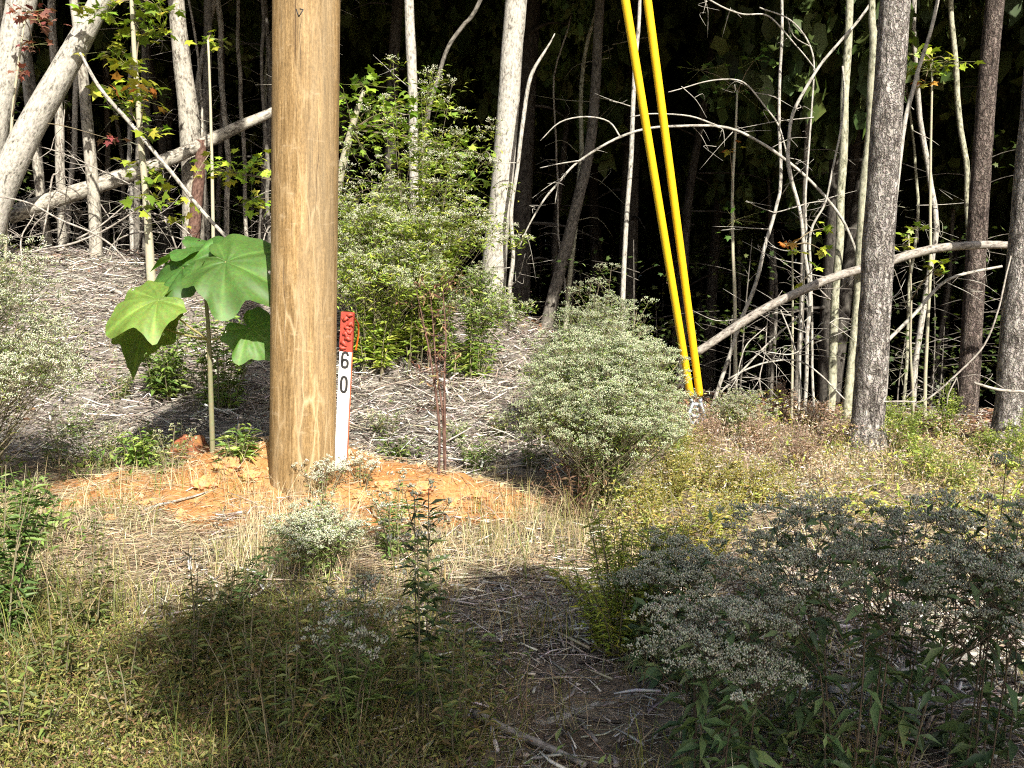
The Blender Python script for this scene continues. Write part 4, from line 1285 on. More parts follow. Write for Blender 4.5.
def boneset(label, base, h, rad, nst, cat='flowering shrub', name='flowering_shrub', leafL=0.07, leafW=0.22, nleaf=26, heads=6, head_r=0.05, nflo=46, flo=0.012,
            fcols=PALE, lcols=SG, lo=0.45, lean=(0, 0), stemcol=(0.15, 0.13, 0.08), leafmat='leaf', flat=0.45, dome=0.35, group=None, leaf_from=0.12, hang=0.0, small=0, lobes=None, rootr=None, stemr=0.004, ragged=0.3, spread=1.0):
    global rng
    base = np.asarray(base, float)
    rng = np.random.default_rng(zlib.crc32(label.encode()) + int(1000 * abs(base[0])))
    o = thing(name, label, cat, base, group)
    st, lv, bl = MB(), MB(), MB()
    LL, LD, LS, LC = [], [], [], []
    rootr = rad * 0.28 if rootr is None else rootr
    ph = rng.random() * 60
    nl = max(3, nst // 5) if lobes is None else lobes
    lob = []
    for k in range(nl):
        la = 2 * math.pi * (k * 0.618 + rng.uniform(0, .3)); le = math.sqrt((k + 0.3) / nl)
        lob.append((la, le, rng.uniform(1 - ragged * .5, 1.05)))
    for k in range(nst):
        a = 2 * math.pi * (k * 0.618 + rng.uniform(0, 0.25)); e = math.sqrt((k + 0.5) / nst) * rng.uniform(0.85, 1.12)
        tip = base + np.array([math.cos(a) * e * rad + lean[0], math.sin(a) * e * rad + lean[1], h * (1 - dome * e * e) * rng.uniform(0.86, 1.05) * (1 + ragged * vn(math.cos(a) * e * 2.2 + ph, math.sin(a) * e * 2.2 + ph))])
        if nl > 3 and nst > 12 and k % 8:
            la, le, lh = lob[k % nl]
            tip = base + np.array([math.cos(la) * le * rad + lean[0], math.sin(la) * le * rad + lean[1], h * (1 - dome * le * le) * lh]) + rng.normal(0, 1, 3) * rad * np.array([.17, .17, .12])
            a = la; e = le
        b0 = base + np.array([math.cos(a), math.sin(a), 0]) * rootr * e + (0, 0, -0.04)
        mid = b0 * 0.5 + tip * 0.5 + np.array([math.cos(a), math.sin(a), 0]) * (-0.10 * e * rad) + (0, 0, 0.05 * h)
        mid = mid + rng.normal(0, 0.06, 3) * rad
        pts, rr = spline(np.array([b0, mid, tip]), np.array([stemr, stemr * 0.7, stemr * 0.3]), 6)
        st.tube(pts, rr, 5, stemcol, smooth=1)
        m = len(pts)
        # leaves
        t = rng.uniform(leaf_from, 0.97, nleaf) * (m - 1)
        i = t.astype(int); f = (t - i)[:, None]
        c = pts[i] * (1 - f) + pts[np.minimum(i + 1, m - 1)] * f
        d = rdir(nleaf, -0.35, 0.35); d[:, 2] += 0.15 - hang * rng.random(nleaf)
        LL.append(c); LD.append(unit(d)); LS.append(leafL * rng.uniform(0.55, 1.15, nleaf) * (1.25 - 0.55 * t / m))
        # branching flat-topped heads
        for q in range(heads):
            tt = rng.uniform(lo, 0.92) * (m - 1) if q else (m - 1) * 0.97
            i0 = int(tt); s0 = pts[i0]
            aa = rng.uniform(0, 6.28); L = ((1 - tt / m) * h * 0.45 + rng.uniform(0.03, 0.10) * h) * spread
            hd = s0 + np.array([math.cos(aa) * L * 0.75, math.sin(aa) * L * 0.75, L * 0.75]) if q else tip
            st.tube([s0, (s0 + hd) / 2 + (0, 0, -0.01), hd], [stemr * 0.5, stemr * 0.4, stemr * 0.25], 4, stemcol, smooth=2)
            R_ = head_r * rng.uniform(0.7, 1.25)
            nsub = max(3, nflo // 9)
            an = rng.uniform(0, 6.28, nsub); rr_ = np.sqrt(rng.random(nsub)) * R_
            sub = hd + np.stack([np.cos(an) * rr_, np.sin(an) * rr_, flat * R_ * (1 - (rr_ / R_) ** 2) + rng.normal(0, 0.1, nsub) * R_], 1)
            for s_ in sub[:6]:
                st.tube([hd - (0, 0, R_ * 0.4), s_], [stemr * 0.2, stemr * 0.15], 3, stemcol, smooth=1)
            kk = rng.integers(0, nsub, nflo)
            fc = sub[kk] + rng.normal(0, 1, (nflo, 3)) * R_ * np.array([0.13, 0.13, 0.07])
            fd = unit(rng.normal(0, 0.45, (nflo, 3)) + (fc - hd) / R_ * 0.5 + np.array([0, 0, 1.0]))
            bl.scatter(FLORET_V, FLORET_F, fc, frames(fd, rng.uniform(0, 6, nflo)),
                       np.stack([rng.uniform(.5, .8, nflo) * flo] * 1 + [rng.uniform(.8, 1.5, nflo) * flo] + [rng.uniform(.5, .8, nflo) * flo], 1), tints(nflo, fcols, 0.25))
            if small:
                c = hd + rng.normal(0, 1, (small, 3)) * R_ * np.array([.8, .8, .5]) - (0, 0, R_ * 0.6)
                d = rdir(small, -.2, .8)
                LL.append(c); LD.append(d); LS.append(leafL * 0.55 * rng.uniform(.6, 1.2, small))
    LL, LD, LS = np.vstack(LL), np.vstack(LD), np.concatenate(LS)
    keep = LL[:, 2] > base[2] - 0.02
    LL, LD, LS = LL[keep], LD[keep], LS[keep]
    n = len(LL)
    lv.scatter(LANCE_V, LANCE_F, LL, frames(LD, rng.normal(0, .5, n)), np.stack([LS * leafW, LS, LS], 1), tints(n, lcols, 0.3))
    st.build('stems', M['stem'], o, base)
    lv.build('leaves', M[leafmat], o, base)
    if bl.n: bl.build('blossoms', M['blossom'], o, base)
    return o


# tall flowering shrub behind the stake
LG = [(0.18, 0.24, 0.045), (0.25, 0.29, 0.06), (0.12, 0.18, 0.035)]
b1 = G(443, 476)
def at(px, py, Y):
    p = P(px, py, Y)
    return np.array([p[0], p[1], float(H(p[0], p[1]))])


YGL = [(0.26, 0.33, 0.05), (0.34, 0.38, 0.06), (0.18, 0.26, 0.04), (0.23, 0.30, 0.05)]
boneset('tall white-flowering shrub with dark reddish stem right behind the stake', at(412, 400, 9.2), 2.75, 0.66, 58, lean=(-0.05, 0.25), leafL=0.12, leafW=0.22, nleaf=78, heads=4, head_r=0.10, flat=0.15, lobes=20, nflo=64, flo=0.012,
        fcols=PALE + WHITE, lcols=YGL, lo=0.30, leaf_from=0.12, small=24, dome=0.6, ragged=0.9, rootr=0.3)
mm = MB()
dl = MB()
for k in range(3):
    st_ = [b1 + (0.012 * k - .02, 0.01 * k, -.1), P(440 + 2 * k, 420, b1[1] + .02), P(434 + 4 * k, 365, b1[1] + .08), P(424 + 10 * k, 318, b1[1] + .3), P(416 + 14 * k, 285, b1[1] + .5)]
    mm.tube(st_, [.009 - .001 * k, .008, .006, .004, .002], 7, (1, 1, 1), smooth=5, wob=0.05)
    for q in range(12):
        i = int(rng.integers(1, 4)); f = rng.random()
        c = st_[i] * (1 - f) + st_[i + 1] * f; d_ = unit(rdir(1, -.1, .9)[0]); l_ = rng.uniform(.08, .3)
        mm.tube([c, c + d_ * l_ * .5 + rng.normal(0, .02, 3), c + d_ * l_ + (0, 0, .03)], [.003, .002, .001], 4, smooth=2)
        n_ = 7
        dl.scatter(LANCE_V, LANCE_F, c + d_ * l_ * rng.uniform(.3, 1, (n_, 1)), frames(rdir(n_, -.9, .3), rng.normal(0, .6, n_)), np.stack([np.full(n_, .012), rng.uniform(.03, .06, n_), np.full(n_, .03)], 1), tints(n_, [(0.16, 0.08, 0.05), (0.22, 0.14, 0.08), (0.24, 0.22, 0.09)], .3))
o = thing('dried_weed', 'reddish-brown dead stems under the tall white-flowering shrub', 'dead plant', b1 + (0.02, -0.03, 0))
mm.build('stems', M['redbark'], o, b1 + (0.02, -0.03, 0))
dl.build('leaves', M['dry'], o, b1 + (0.02, -0.03, 0))
boneset('white-flowered shrub filling the space between pole and tall reddish-stemmed shrub', at(372, 440, 8.8), 1.75, 0.5, 36, lean=(0.0, 0.3), leafL=0.11, leafW=0.22, nleaf=60, heads=9, head_r=0.08, nflo=60, flo=0.012,
        fcols=PALE, lcols=YGL, lo=0.3, leaf_from=0.12, small=16, dome=0.5, ragged=0.5)
boneset('leafy green shrub low on the bank below the thick pale trunk', at(466, 400, 8.9), 1.05, 0.40, 24, leafL=0.10, leafW=0.22, nleaf=54, heads=6, head_r=0.06, nflo=30, flo=0.012, fcols=PALE, lcols=LG + BG, leaf_from=0.1, small=12, lean=(0, .2), ragged=.5)
# pale middle bush
bb = G(599, 518)
MF = [(0.32, 0.36, 0.21), (0.39, 0.42, 0.27), (0.25, 0.30, 0.16), (0.47, 0.48, 0.35)]
boneset('big rounded pale grey-green bush in front of the yellow guards', bb + (0.02, 0.2, 0), 1.2, 0.41, 72, leafL=0.055, leafW=0.15, nleaf=46, heads=13, head_r=0.062, nflo=80, flo=0.0095, fcols=MF, lcols=LG + SG, lo=0.22, small=16, dome=0.5, leaf_from=0.12, lean=(0.03, 0.05), ragged=0.6, lobes=20)
boneset('taller pale green bush just behind the rounded grey-green bush', G(584, 455) + (0, 0.1, 0), 1.28, 0.44, 50, leafL=0.06, leafW=0.15, nleaf=40, heads=11, head_r=0.065, nflo=64, flo=0.010, fcols=MF, lcols=LG + SG, lo=0.25, small=14, dome=0.45, leaf_from=0.15, ragged=0.7, lobes=14)
dead = boneset('brown withered weed under the rounded grey-green bush', G(575, 515), 0.36, 0.3, 16, cat='dead plant', name='dried_weed', leafL=0.06, leafW=0.2, nleaf=22, heads=0, lcols=[(0.13, 0.075, 0.045), (0.2, 0.12, 0.07), (0.09, 0.055, 0.04)], leaf_from=0.1, stemcol=(0.10, 0.06, 0.04))
boneset('small white-flowered bush just right of the feet of the yellow guards', P(738, 440, 8.3) * (1, 1, 0) + (0, 0, float(H(P(738, 440, 8.3)[0], 8.3))), 0.40, 0.30, 18, leafL=0.05, nleaf=20, heads=6, head_r=0.05, nflo=36, flo=0.012, fcols=PALE + [(0.5, 0.45, 0.38)], lcols=LG, small=8, lo=.2)
# left edge
boneset('pale flowering bush cut by the left edge of the photo', G(-62, 520) + (0, 0.2, 0), 1.7, 0.5, 46, leafL=0.06, leafW=0.17, nleaf=40, heads=12, head_r=0.07, nflo=70, flo=0.0105, fcols=PALE + WHITE, lcols=LG + SG, lo=0.2, small=14, dome=0.55, ragged=.5)
boneset('leafy dark green weed at the lower left edge', G(-8, 655), 0.8, 0.24, 24, cat='weed', name='leafy_weed', leafL=0.085, leafW=0.2, nleaf=40, heads=0, lcols=[(0.08, 0.14, 0.035), (0.11, 0.18, 0.04), (0.06, 0.10, 0.03)], leaf_from=0.05, dome=0.3)
boneset('upright green weed in front of the pale bush at the left edge', G(22, 560), 0.45, 0.16, 12, cat='weed', name='leafy_weed', leafL=0.07, leafW=0.2, nleaf=34, heads=0, lcols=SG + BG, leaf_from=0.05, dome=0.3)
# by the mound
boneset('bright green leafy weed below the big-leaved tree at the mound edge', G(143, 470), 0.34, 0.2, 14, cat='weed', name='leafy_weed', leafL=0.09, leafW=0.24, nleaf=24, heads=0, lcols=BG, leaf_from=0.1)
boneset('green leafy weed between the big-leaved stem and the pole', G(236, 462), 0.24, 0.14, 9, cat='weed', name='leafy_weed', leafL=0.10, leafW=0.26, nleaf=16, heads=0, lcols=BG + SG, leaf_from=0.1)
boneset('dark green bush on the debris slope behind the big leaves', G(165, 400), 0.75, 0.36, 26, cat='weed', name='leafy_weed', leafL=0.11, leafW=0.28, nleaf=28, heads=0, lcols=SG + BG, leaf_from=0.1)
boneset('shaded green plant behind the big-leaved stem', G(222, 415), 1.0, 0.32, 24, cat='weed', name='leafy_weed', leafL=0.10, leafW=0.26, nleaf=28, heads=0, lcols=SG + BG, leaf_from=0.1)
boneset('grass-green weed below the bank right of the stake', G(398, 462), 0.2, 0.22, 12, cat='weed', name='leafy_weed', leafL=0.09, leafW=0.2, nleaf=20, heads=0, lcols=BG + SG, leaf_from=0.05)
boneset('small green weed by the reddish dead stem foot', G(478, 470), 0.26, 0.2, 12, cat='weed', name='leafy_weed', leafL=0.08, leafW=0.2, nleaf=20, heads=1, lcols=SG, leaf_from=0.05, nflo=12)
boneset('tiny white-flowered sprig at the pole foot in front of the stake', G(322, 500), 0.24, 0.17, 8, leafL=0.04, nleaf=9, heads=5, head_r=0.04, nflo=36, flo=0.0085, fcols=WHITE, lcols=SG, lo=.5, dome=.2)
boneset('white-flowered sprig right of the stake foot', G(362, 486), 0.2, 0.13, 7, leafL=0.04, nleaf=9, heads=4, head_r=0.04, nflo=34, flo=0.0085, fcols=WHITE, lcols=SG, lo=.5, dome=.2)
boneset('low pale grey flowering bush on the near side of the mound', G(318, 580), 0.36, 0.26, 18, leafL=0.055, leafW=.2, nleaf=18, heads=7, head_r=0.05, nflo=60, flo=0.009, fcols=GREY + PALE[:2], lcols=SG, lo=.35, small=6)
boneset('wispy leafy plant beside the orange dirt right of the low pale bush', G(395, 560), 0.42, 0.18, 8, cat='weed', name='leafy_weed', leafL=0.075, leafW=0.18, nleaf=26, heads=2, head_r=.03, nflo=14, fcols=GREY, lcols=SG, leaf_from=0.1)
boneset('dark spiky sprig leaning right across the orange dirt', G(212, 628), 0.42, 0.12, 5, cat='weed', name='leafy_weed', leafL=0.05, leafW=0.25, nleaf=60, heads=0, lcols=[(0.06, 0.10, 0.03), (0.08, 0.12, 0.04)], leaf_from=0.15, lean=(0.26, 0.1), leafmat='leaf_dark')
for (px, py, hh0) in [(75, 440, .3), (120, 400, .28), (60, 470, .34), (105, 468, .3), (180, 395, .3), (500, 440, .26), (385, 440, .22), (530, 470, .3), (455, 445, .24), (170, 470, .26)]:
    boneset('straggly pale green weed growing through the debris bank', G(px, py), hh0 * rng.uniform(.8, 1.2), 0.16, 9, cat='weed', name='leafy_weed', leafL=0.06, leafW=0.2, nleaf=22, heads=2, head_r=.03, nflo=14, fcols=PALE, lcols=SG + [(0.26, 0.26, 0.1)], leaf_from=0.1, ragged=1, group='straggly weeds on the debris bank')
# foreground weeds in the shade
for (px, py, hh0) in [(60, 700, .4), (130, 745, .34), (195, 690, .42), (245, 735, .46), (300, 690, .44), (285, 765, .40), (455, 760, .36), (90, 640, .34), (20, 760, .4), (225, 655, .34)]:
    boneset('olive leafy weed in the lower left ground cover', G(px, py), hh0 * rng.uniform(.85, 1.2), 0.16, 9, cat='weed', name='leafy_weed', leafL=0.055, leafW=0.22, nleaf=40, heads=0, lcols=[(0.12, 0.15, 0.04), (0.17, 0.18, 0.05), (0.09, 0.12, 0.035), (0.2, 0.15, 0.06)], leaf_from=0.1, ragged=.8, group='olive weeds in the lower left')
boneset('tall single weed stalk with narrow leaves in the centre foreground', G(420, 735), 0.86, 0.07, 4, cat='weed', name='leafy_weed', leafL=0.085, leafW=0.2, nleaf=50, heads=3, head_r=.03, nflo=14, fcols=GREY, lcols=SG + DG, leaf_from=0.2, lo=.8, leafmat='leaf_dark')
boneset('pale green bushy weed in the shade left of the tall stalk', G(352, 742), 0.52, 0.2, 14, cat='weed', name='leafy_weed', leafL=0.07, leafW=0.17, nleaf=30, heads=3, head_r=.035, nflo=24, fcols=GREY, lcols=SG, leaf_from=0.25, lo=.7)
boneset('yellow-green feathery weed beside the foreground branches', G(622, 655), 0.62, 0.30, 44, cat='weed', name='leafy_weed', leafL=0.05, leafW=0.17, nleaf=80, heads=0, lcols=[(0.27, 0.32, 0.05), (0.34, 0.35, 0.06), (0.20, 0.26, 0.045)], leaf_from=0.15, dome=.4)
boneset('yellowing weed clump behind the shaded flower heads', G(690, 560), 0.34, 0.4, 26, cat='weed', name='leafy_weed', leafL=0.05, leafW=0.16, nleaf=44, heads=0, lcols=[(0.30, 0.29, 0.05), (0.22, 0.25, 0.05), (0.34, 0.27, 0.06)], leaf_from=0.15)

BLF = [(0.075, 0.12, 0.045), (0.10, 0.15, 0.055), (0.055, 0.09, 0.04), (0.13, 0.18, 0.065)]
for (px, py, h, rad, nst, lab) in [
        (858, 800, 0.94, 0.27, 9, 'flat-topped grey flowering plant in right foreground shade, the fullest one'),
        (965, 790, 0.95, 0.22, 7, 'flat-topped grey flowering plant by the lower right corner'),
        (775, 760, 0.84, 0.22, 6, 'grey flowering plant between the fullest one and the pale-headed plant'),
        (712, 800, 0.66, 0.20, 10, 'low pale-headed flowering plant at the bottom edge right of centre'),
        (905, 745, 0.88, 0.2, 4, 'thin grey flowering plant just behind the fullest foreground one'),
        (1030, 760, 0.86, 0.2, 5, 'grey flowering plant half cut by the right edge'),
        (668, 680, 0.55, 0.18, 8, 'small grey flowering plant next to the yellow-green feathery weed')]:
    boneset(lab, G(px, py), h, rad, nst, leafL=0.10, leafW=0.28, nleaf=25, hang=0.9, heads=8, head_r=0.042, nflo=120, flo=0.0085, fcols=GREY, lcols=BLF, lo=0.5, leafmat='leaf_dark',
            dome=0.25, flat=0.45, leaf_from=0.07, stemcol=(0.11, 0.085, 0.055), group='grey flowering plants in the right foreground', stemr=0.0036, small=2, ragged=0.45, rootr=0.12, spread=1.25)

k_w = 0
for lab, grp, cols, fl, spots in [
        ('rosy-tan dried weed tuft in the clearing before the bent saplings', 'rosy dried weeds before the bent saplings', [(0.34, 0.23, 0.16), (0.42, 0.31, 0.22), (0.27, 0.18, 0.12)], [(0.50, 0.40, 0.32)], [(742, 432, .34), (780, 418, .36), (812, 428, .32), (760, 455, .36), (835, 448, .30), (705, 450, .32), (795, 470, .34)]),
        ('yellowing bushy weed in the sunny clearing right of the pale bush', 'yellowing weeds right of the pale bush', [(0.32, 0.29, 0.06), (0.24, 0.25, 0.06), (0.36, 0.30, 0.10)], [(0.55, 0.53, 0.44)], [(672, 505, .36), (700, 492, .38), (735, 500, .34), (765, 505, .32), (645, 530, .34), (720, 535, .30), (680, 470, .30)]),
        ('bright yellow-green leafy weed at the foot of the pines', 'yellow-green weeds at the pine feet', [(0.22, 0.29, 0.05), (0.30, 0.34, 0.06), (0.16, 0.23, 0.045)], [(0.4, 0.4, 0.2)], [(905, 455, .38), (945, 440, .46), (985, 462, .34), (925, 478, .30), (1015, 470, .36), (960, 490, .28), (890, 430, .36)])]:
    for (px, py, hh0) in spots:
        k_w += 1
        boneset(lab, G(px, py), hh0 * rng.uniform(.8, 1.15), 0.2 * rng.uniform(.8, 1.3), 14, cat='weed', name='leafy_weed', leafL=0.055, leafW=0.2, nleaf=26, heads=4, head_r=0.03, nflo=12, flo=0.009,
                fcols=cols + fl, lcols=cols, leaf_from=0.1, dome=0.4, ragged=0.8, group=grp, stemcol=tuple(0.5 * c for c in cols[0]))

# ------------------------------------------------------------------ clods, sticks and logs on the ground
def lump(name, label, px, py, r, squash, cat, mat):
    c = G(px, py)
    m = MB()
    th_, ph_ = np.meshgrid(np.linspace(0, 2 * np.pi, 28, endpoint=False), np.linspace(0.02, np.pi - 0.02, 16))
    d = np.stack([np.sin(ph_) * np.cos(th_), np.sin(ph_) * np.sin(th_), np.cos(ph_)], 2)
    k = 1 + 0.6 * fbm(d[..., 0] * 2.6 + px, d[..., 1] * 2.6 + d[..., 2] * 3.4, 5)
    v = d * k[..., None] * np.array([r, r * 0.8, r * squash]) + c + (0, 0, r * squash * 0.35)
    idx = np.arange(16 * 28).reshape(16, 28)
    f = [(idx[i, j], idx[i + 1, j], idx[i + 1, (j + 1) % 28], idx[i, (j + 1) % 28]) for i in range(15) for j in range(28)]
    m.add(v.reshape(-1, 3), f)
    return tag(m.build(name, M[mat], None, c, smooth=False), label, cat)


lump('clay_clod', 'red clay clod at the foot of the big-leaved tree', 190, 458, 0.15, 0.75, 'clod', 'clod')


for (px, py, r) in [(150, 505, .05), (205, 488, .07), (228, 470, .08), (250, 478, .06), (110, 520, .04), (180, 520, .05), (385, 488, .06), (420, 492, .07), (455, 505, .05), (360, 500, .05), (480, 500, .06), (300, 505, .04)]:
    ol = lump('clay_clod', 'crumbly orange clod on the dug mound round the pole', px, py, r, rng.uniform(.5, .8), 'clod', 'orange_clod')
    ol['group'] = 'orange clods on the dug mound'


def ground_stick(name, label, a, b, w, mat='dead', lift=0.02, cat='stick', bow=0.03):
    p0, p1 = G(*a), G(*b)
    n = 6
    pts = []
    for k in range(n):
        u = k / (n - 1); p = p0 * (1 - u) + p1 * u
        p = p + np.array([0, bow * math.sin(u * 3.1 + a[0]), 0]); p[2] = max(p[2], float(H(p[0], p[1]))) + lift * 0.3
        pts.append(p)
    Yd = (p0[1] + p1[1]) / 2
    m = MB(); m.tube(pts, np.linspace(wpx(w, Yd) / 2.4, wpx(w, Yd) / 4, n), 12, smooth=6, rough=0.3, wob=0.05)
    tag(m.build(name, M[mat], None, pts[0]), label, cat)


ground_stick('bare_stick', 'bleached stick lying across the orange dirt left of the pole', (82, 533), (165, 508), 6, 'pale')
ground_stick('bare_stick', 'thin bleached stick on the dirt just behind the bleached one', (150, 512), (210, 496), 3.5, 'pale')
ground_stick('fallen_log', 'pale log lying along the top of the debris bank at left', (20, 300), (112, 305), 9, 'pale', 0.05, 'log')
ground_stick('fallen_log', 'weathered log lying below the bare twigs on the left bank', (60, 272), (128, 300), 8, 'pale', 0.06, 'log')
ground_stick('fallen_log', 'grey shaded log slanting away at the bottom centre', (470, 715), (585, 775), 13, 'dead', 0.03, 'log')
ground_stick('fallen_log', 'pale shaded log behind the grey one at bottom centre', (540, 722), (640, 700), 14, 'pale', 0.03, 'log')
ground_stick('bare_stick', 'shaded stick pointing up to the dry grass in the foreground', (600, 745), (545, 668), 6, 'dead')
ground_stick('bare_stick', 'long thin straw-coloured stick slanting through the foreground shade', (520, 655), (600, 560), 3, 'pale', 0.05)
ground_stick('bare_stick', 'level stick at the edge of the foreground shade', (470, 600), (570, 608), 6, 'dead', 0.03)
ground_stick('fallen_log', 'bleached log half hidden under the right foreground plants', (830, 700), (1010, 650), 14, 'pale', 0.03, 'log')
ground_stick('fallen_log', 'dark log behind the plants in the bottom right corner', (960, 720), (1040, 770), 16, 'forest_pale', 0.03, 'log')
ground_stick('bare_stick', 'bleached stick below the big bush on its left side', (500, 470), (555, 458), 5, 'pale', 0.04)
ground_stick('bare_stick', 'dark stick on the bank left of the big pale bush', (500, 368), (560, 410), 4, 'dead', 0.05)
ground_stick('bare_stick', 'grey stick lying high on the bank under the thick pale trunk', (455, 380), (520, 352), 5, 'pale', 0.05)

# ------------------------------------------------------------------ brush debris (nobody could count it)
db = MB()
DEB = [(0.36, 0.33, 0.285), (0.49, 0.455, 0.40), (0.26, 0.23, 0.195), (0.60, 0.565, 0.51), (0.12, 0.10, 0.085), (0.34, 0.28, 0.215), (0.08, 0.066, 0.055)]
x, y = sample(110000, -7.5, 2.2, 6.3, 12.2, lambda x, y: debris_zone(x, y) * (0.35 + 0.5 * sst(-.1, .3, vn(x * 3, y * 3))))
n = len(x)
a = rng.normal(0.15, 0.95, n)
d = np.stack([np.cos(a), np.sin(a), rng.normal(0.05, 0.3, n)], 1)
L = rng.gamma(1.8, 0.075, n).clip(0.03, 0.95)
sticks(db, onground(x, y, rng.uniform(0.0, 0.09, n)), d, L, (0.0014 + 0.008 * rng.random(n) ** 4) * (1 + L * .5), tints(n, DEB, 0.3))
x, y = sample(60000, -1.6, 3.2, 2.3, 5.6, lambda x, y: np.maximum(debris_zone(x, y), .25) * 0.6)
n = len(x); a = rng.uniform(0, np.pi, n); d = np.stack([np.cos(a), np.sin(a), rng.normal(0.04, 0.15, n)], 1)
L = rng.gamma(1.7, 0.06, n).clip(0.02, 0.6)
sticks(db, onground(x, y, rng.uniform(0, 0.04, n)), d, L, 0.0012 + 0.009 * rng.random(n) ** 5, tints(n, DEB, 0.3))
x, y = sample(1800, -3.0, 0.9, 4.9, 6.8, lambda x, y: 0.35 + 0 * x)
n = len(x); a = rng.normal(0.3, 0.8, n); d = np.stack([np.cos(a), np.sin(a), rng.normal(0.02, 0.1, n)], 1)
L = rng.gamma(2.0, 0.06, n).clip(0.03, 0.45)
sticks(db, onground(x, y, 0.006), d, L, 0.0015 + 0.003 * rng.random(n) ** 2, tints(n, [(0.5, 0.40, 0.24), (0.42, 0.30, 0.16), (0.58, 0.50, 0.36)], 0.25))
x, y = sample(16000, 0.5, 6, 4.6, 11, lambda x, y: 0.25 + 0.5 * sst(0.0, .3, vn(x * 1.7 + 4, y * 1.7)))
n = len(x); a = rng.uniform(0, np.pi, n); d = np.stack([np.cos(a), np.sin(a), rng.normal(0.04, 0.15, n)], 1)
sticks(db, onground(x, y, 0.01), d, rng.gamma(2, .08, n).clip(.03, .6), 0.002 + 0.006 * rng.random(n) ** 3, tints(n, DEB, 0.3))
tag(db.build('brush_debris', M['stem']), 'tangle of grey broken sticks and chips covering the bank', 'debris', kind='stuff')

cr = MB()
x, y = sample(9000, -3.4, 0.8, 4.7, 7.0, lambda x, y: dirtmask(x, y) * 0.8)
n = len(x)
cr.scatter(FLORET_V, FLORET_F, onground(x, y, -0.003), frames(rdir(n), rng.uniform(0, 6, n)), np.stack([rng.uniform(.8, 1.6, n)] * 3, 1) * (0.006 + 0.035 * rng.random(n) ** 5)[:, None] * np.array([1, .8, 1]), tints(n, [(0.42, 0.24, 0.11), (0.34, 0.17, 0.075), (0.5, 0.33, 0.18)], .25))
tag(cr.build('soil_crumbs', M['stem'], smooth=False), 'crumbs of orange soil over the dug mound', 'soil', kind='stuff')

# straw lying flat
sw = MB()
def straw_d(x, y):
    return np.clip(0.9 * np.exp(-((y - 4.9) / 0.6) ** 2) * (1 - dirtmask(x, y) * 0.92) + 0.25 * (1 - debris_zone(x, y)) * (y < 8), 0, 1)
x, y = sample(80000, -4.2, 4.6, 2.4, 8.6, straw_d)
n = len(x); a = rng.normal(0.2, 1.0, n)
d = np.stack([np.cos(a), np.sin(a), rng.normal(0.06, 0.16, n)], 1)
sticks(sw, onground(x, y, rng.uniform(0.0, 0.035, n)), d, rng.gamma(2.5, 0.06, n).clip(0.04, 0.5), 0.0010 + 0.0016 * rng.random(n), tints(n, [(0.48, 0.40, 0.26), (0.56, 0.48, 0.33), (0.36, 0.29, 0.19), (0.44, 0.33, 0.2)], 0.25))
tag(sw.build('straw', M['dry']), 'dry pale straw lying flat over the clearing', 'straw', kind='stuff')

# forest-floor leaves
lt = MB()
x, y = sample(26000, -6, 9, 7.6, 18, lambda x, y: litter_zone(x, y) * 0.9 + 0.06)
n = len(x)
lt.scatter(LANCE_V, LANCE_F, onground(x, y, 0.012), frames(rdir(n, -0.3, 0.3), rng.normal(0, .6, n)), np.stack([rng.uniform(.02, .05, n), rng.uniform(.04, .09, n), rng.uniform(.04, .09, n)], 1),
           tints(n, [(0.14, 0.07, 0.04), (0.18, 0.09, 0.045), (0.10, 0.05, 0.03), (0.24, 0.14, 0.08)], 0.3))
tag(lt.build('fallen_leaves', M['dry']), 'rust-brown leaves strewn over the forest floor', 'leaf litter', kind='stuff')

# ------------------------------------------------------------------ grass and low weeds
gr = MB()
TAN = [(0.46, 0.38, 0.23), (0.54, 0.46, 0.30), (0.38, 0.30, 0.18)]
OLV = [(0.17, 0.185, 0.045), (0.22, 0.215, 0.06), (0.11, 0.13, 0.038), (0.25, 0.20, 0.085), (0.17, 0.12, 0.055)]
YEL = [(0.36, 0.32, 0.08), (0.28, 0.29, 0.06), (0.42, 0.36, 0.14), (0.22, 0.26, 0.06)]


def patch(n, x0, x1, y0, y1, dens, h, w, lean, cols, var=0.25):
    x, y = sample(n, x0, x1, y0, y1, dens)
    k = len(x)
    hh_ = rng.uniform(h[0], h[1], k) * (0.6 + 0.8 * rng.random(k))
    blades(gr, onground(x, y, -0.005), hh_, rng.uniform(w[0], w[1], k), rng.uniform(lean[0], lean[1], k), tints(k, cols, var))


cl_ = lambda x, y: sst(-0.05, 0.28, vn(x * 3.1, y * 3.1))
# dry tussocks in front of the mound
patch(8500, -2.8, 0.9, 4.3, 5.8, lambda x, y: cl_(x, y) * 0.8, (0.10, 0.26), (0.002, 0.004), (0.1, 0.7), TAN + OLV[:1])
patch(900, -1.35, -0.75, 4.55, 5.2, lambda x, y: 0.9 + 0 * x, (0.15, 0.40), (0.002, 0.004), (0.1, 0.5), TAN)
patch(1100, -0.55, 0.45, 5.0, 5.7, lambda x, y: cl_(x + 3, y) * 0.9, (0.12, 0.36), (0.002, 0.004), (0.05, 0.6), TAN + OLV)
# lower left ground cover
patch(26000, -2.8, 0.1, 2.3, 4.3, lambda x, y: np.clip(1.15 - sst(3.5, 4.4, y + 0.5 * vn(x * 2, y * 2)) - sst(-0.6, 0.1, x), 0, 1), (0.06, 0.19), (0.002, 0.004), (0.2, 0.9), OLV + YEL[1:2] + [(0.12, 0.16, 0.04)])
patch(2600, -2.8, -0.2, 3.6, 4.9, lambda x, y: cl_(x + 9, y) * 0.9, (0.08, 0.24), (0.002, 0.005), (0.1, 0.7), OLV + TAN)
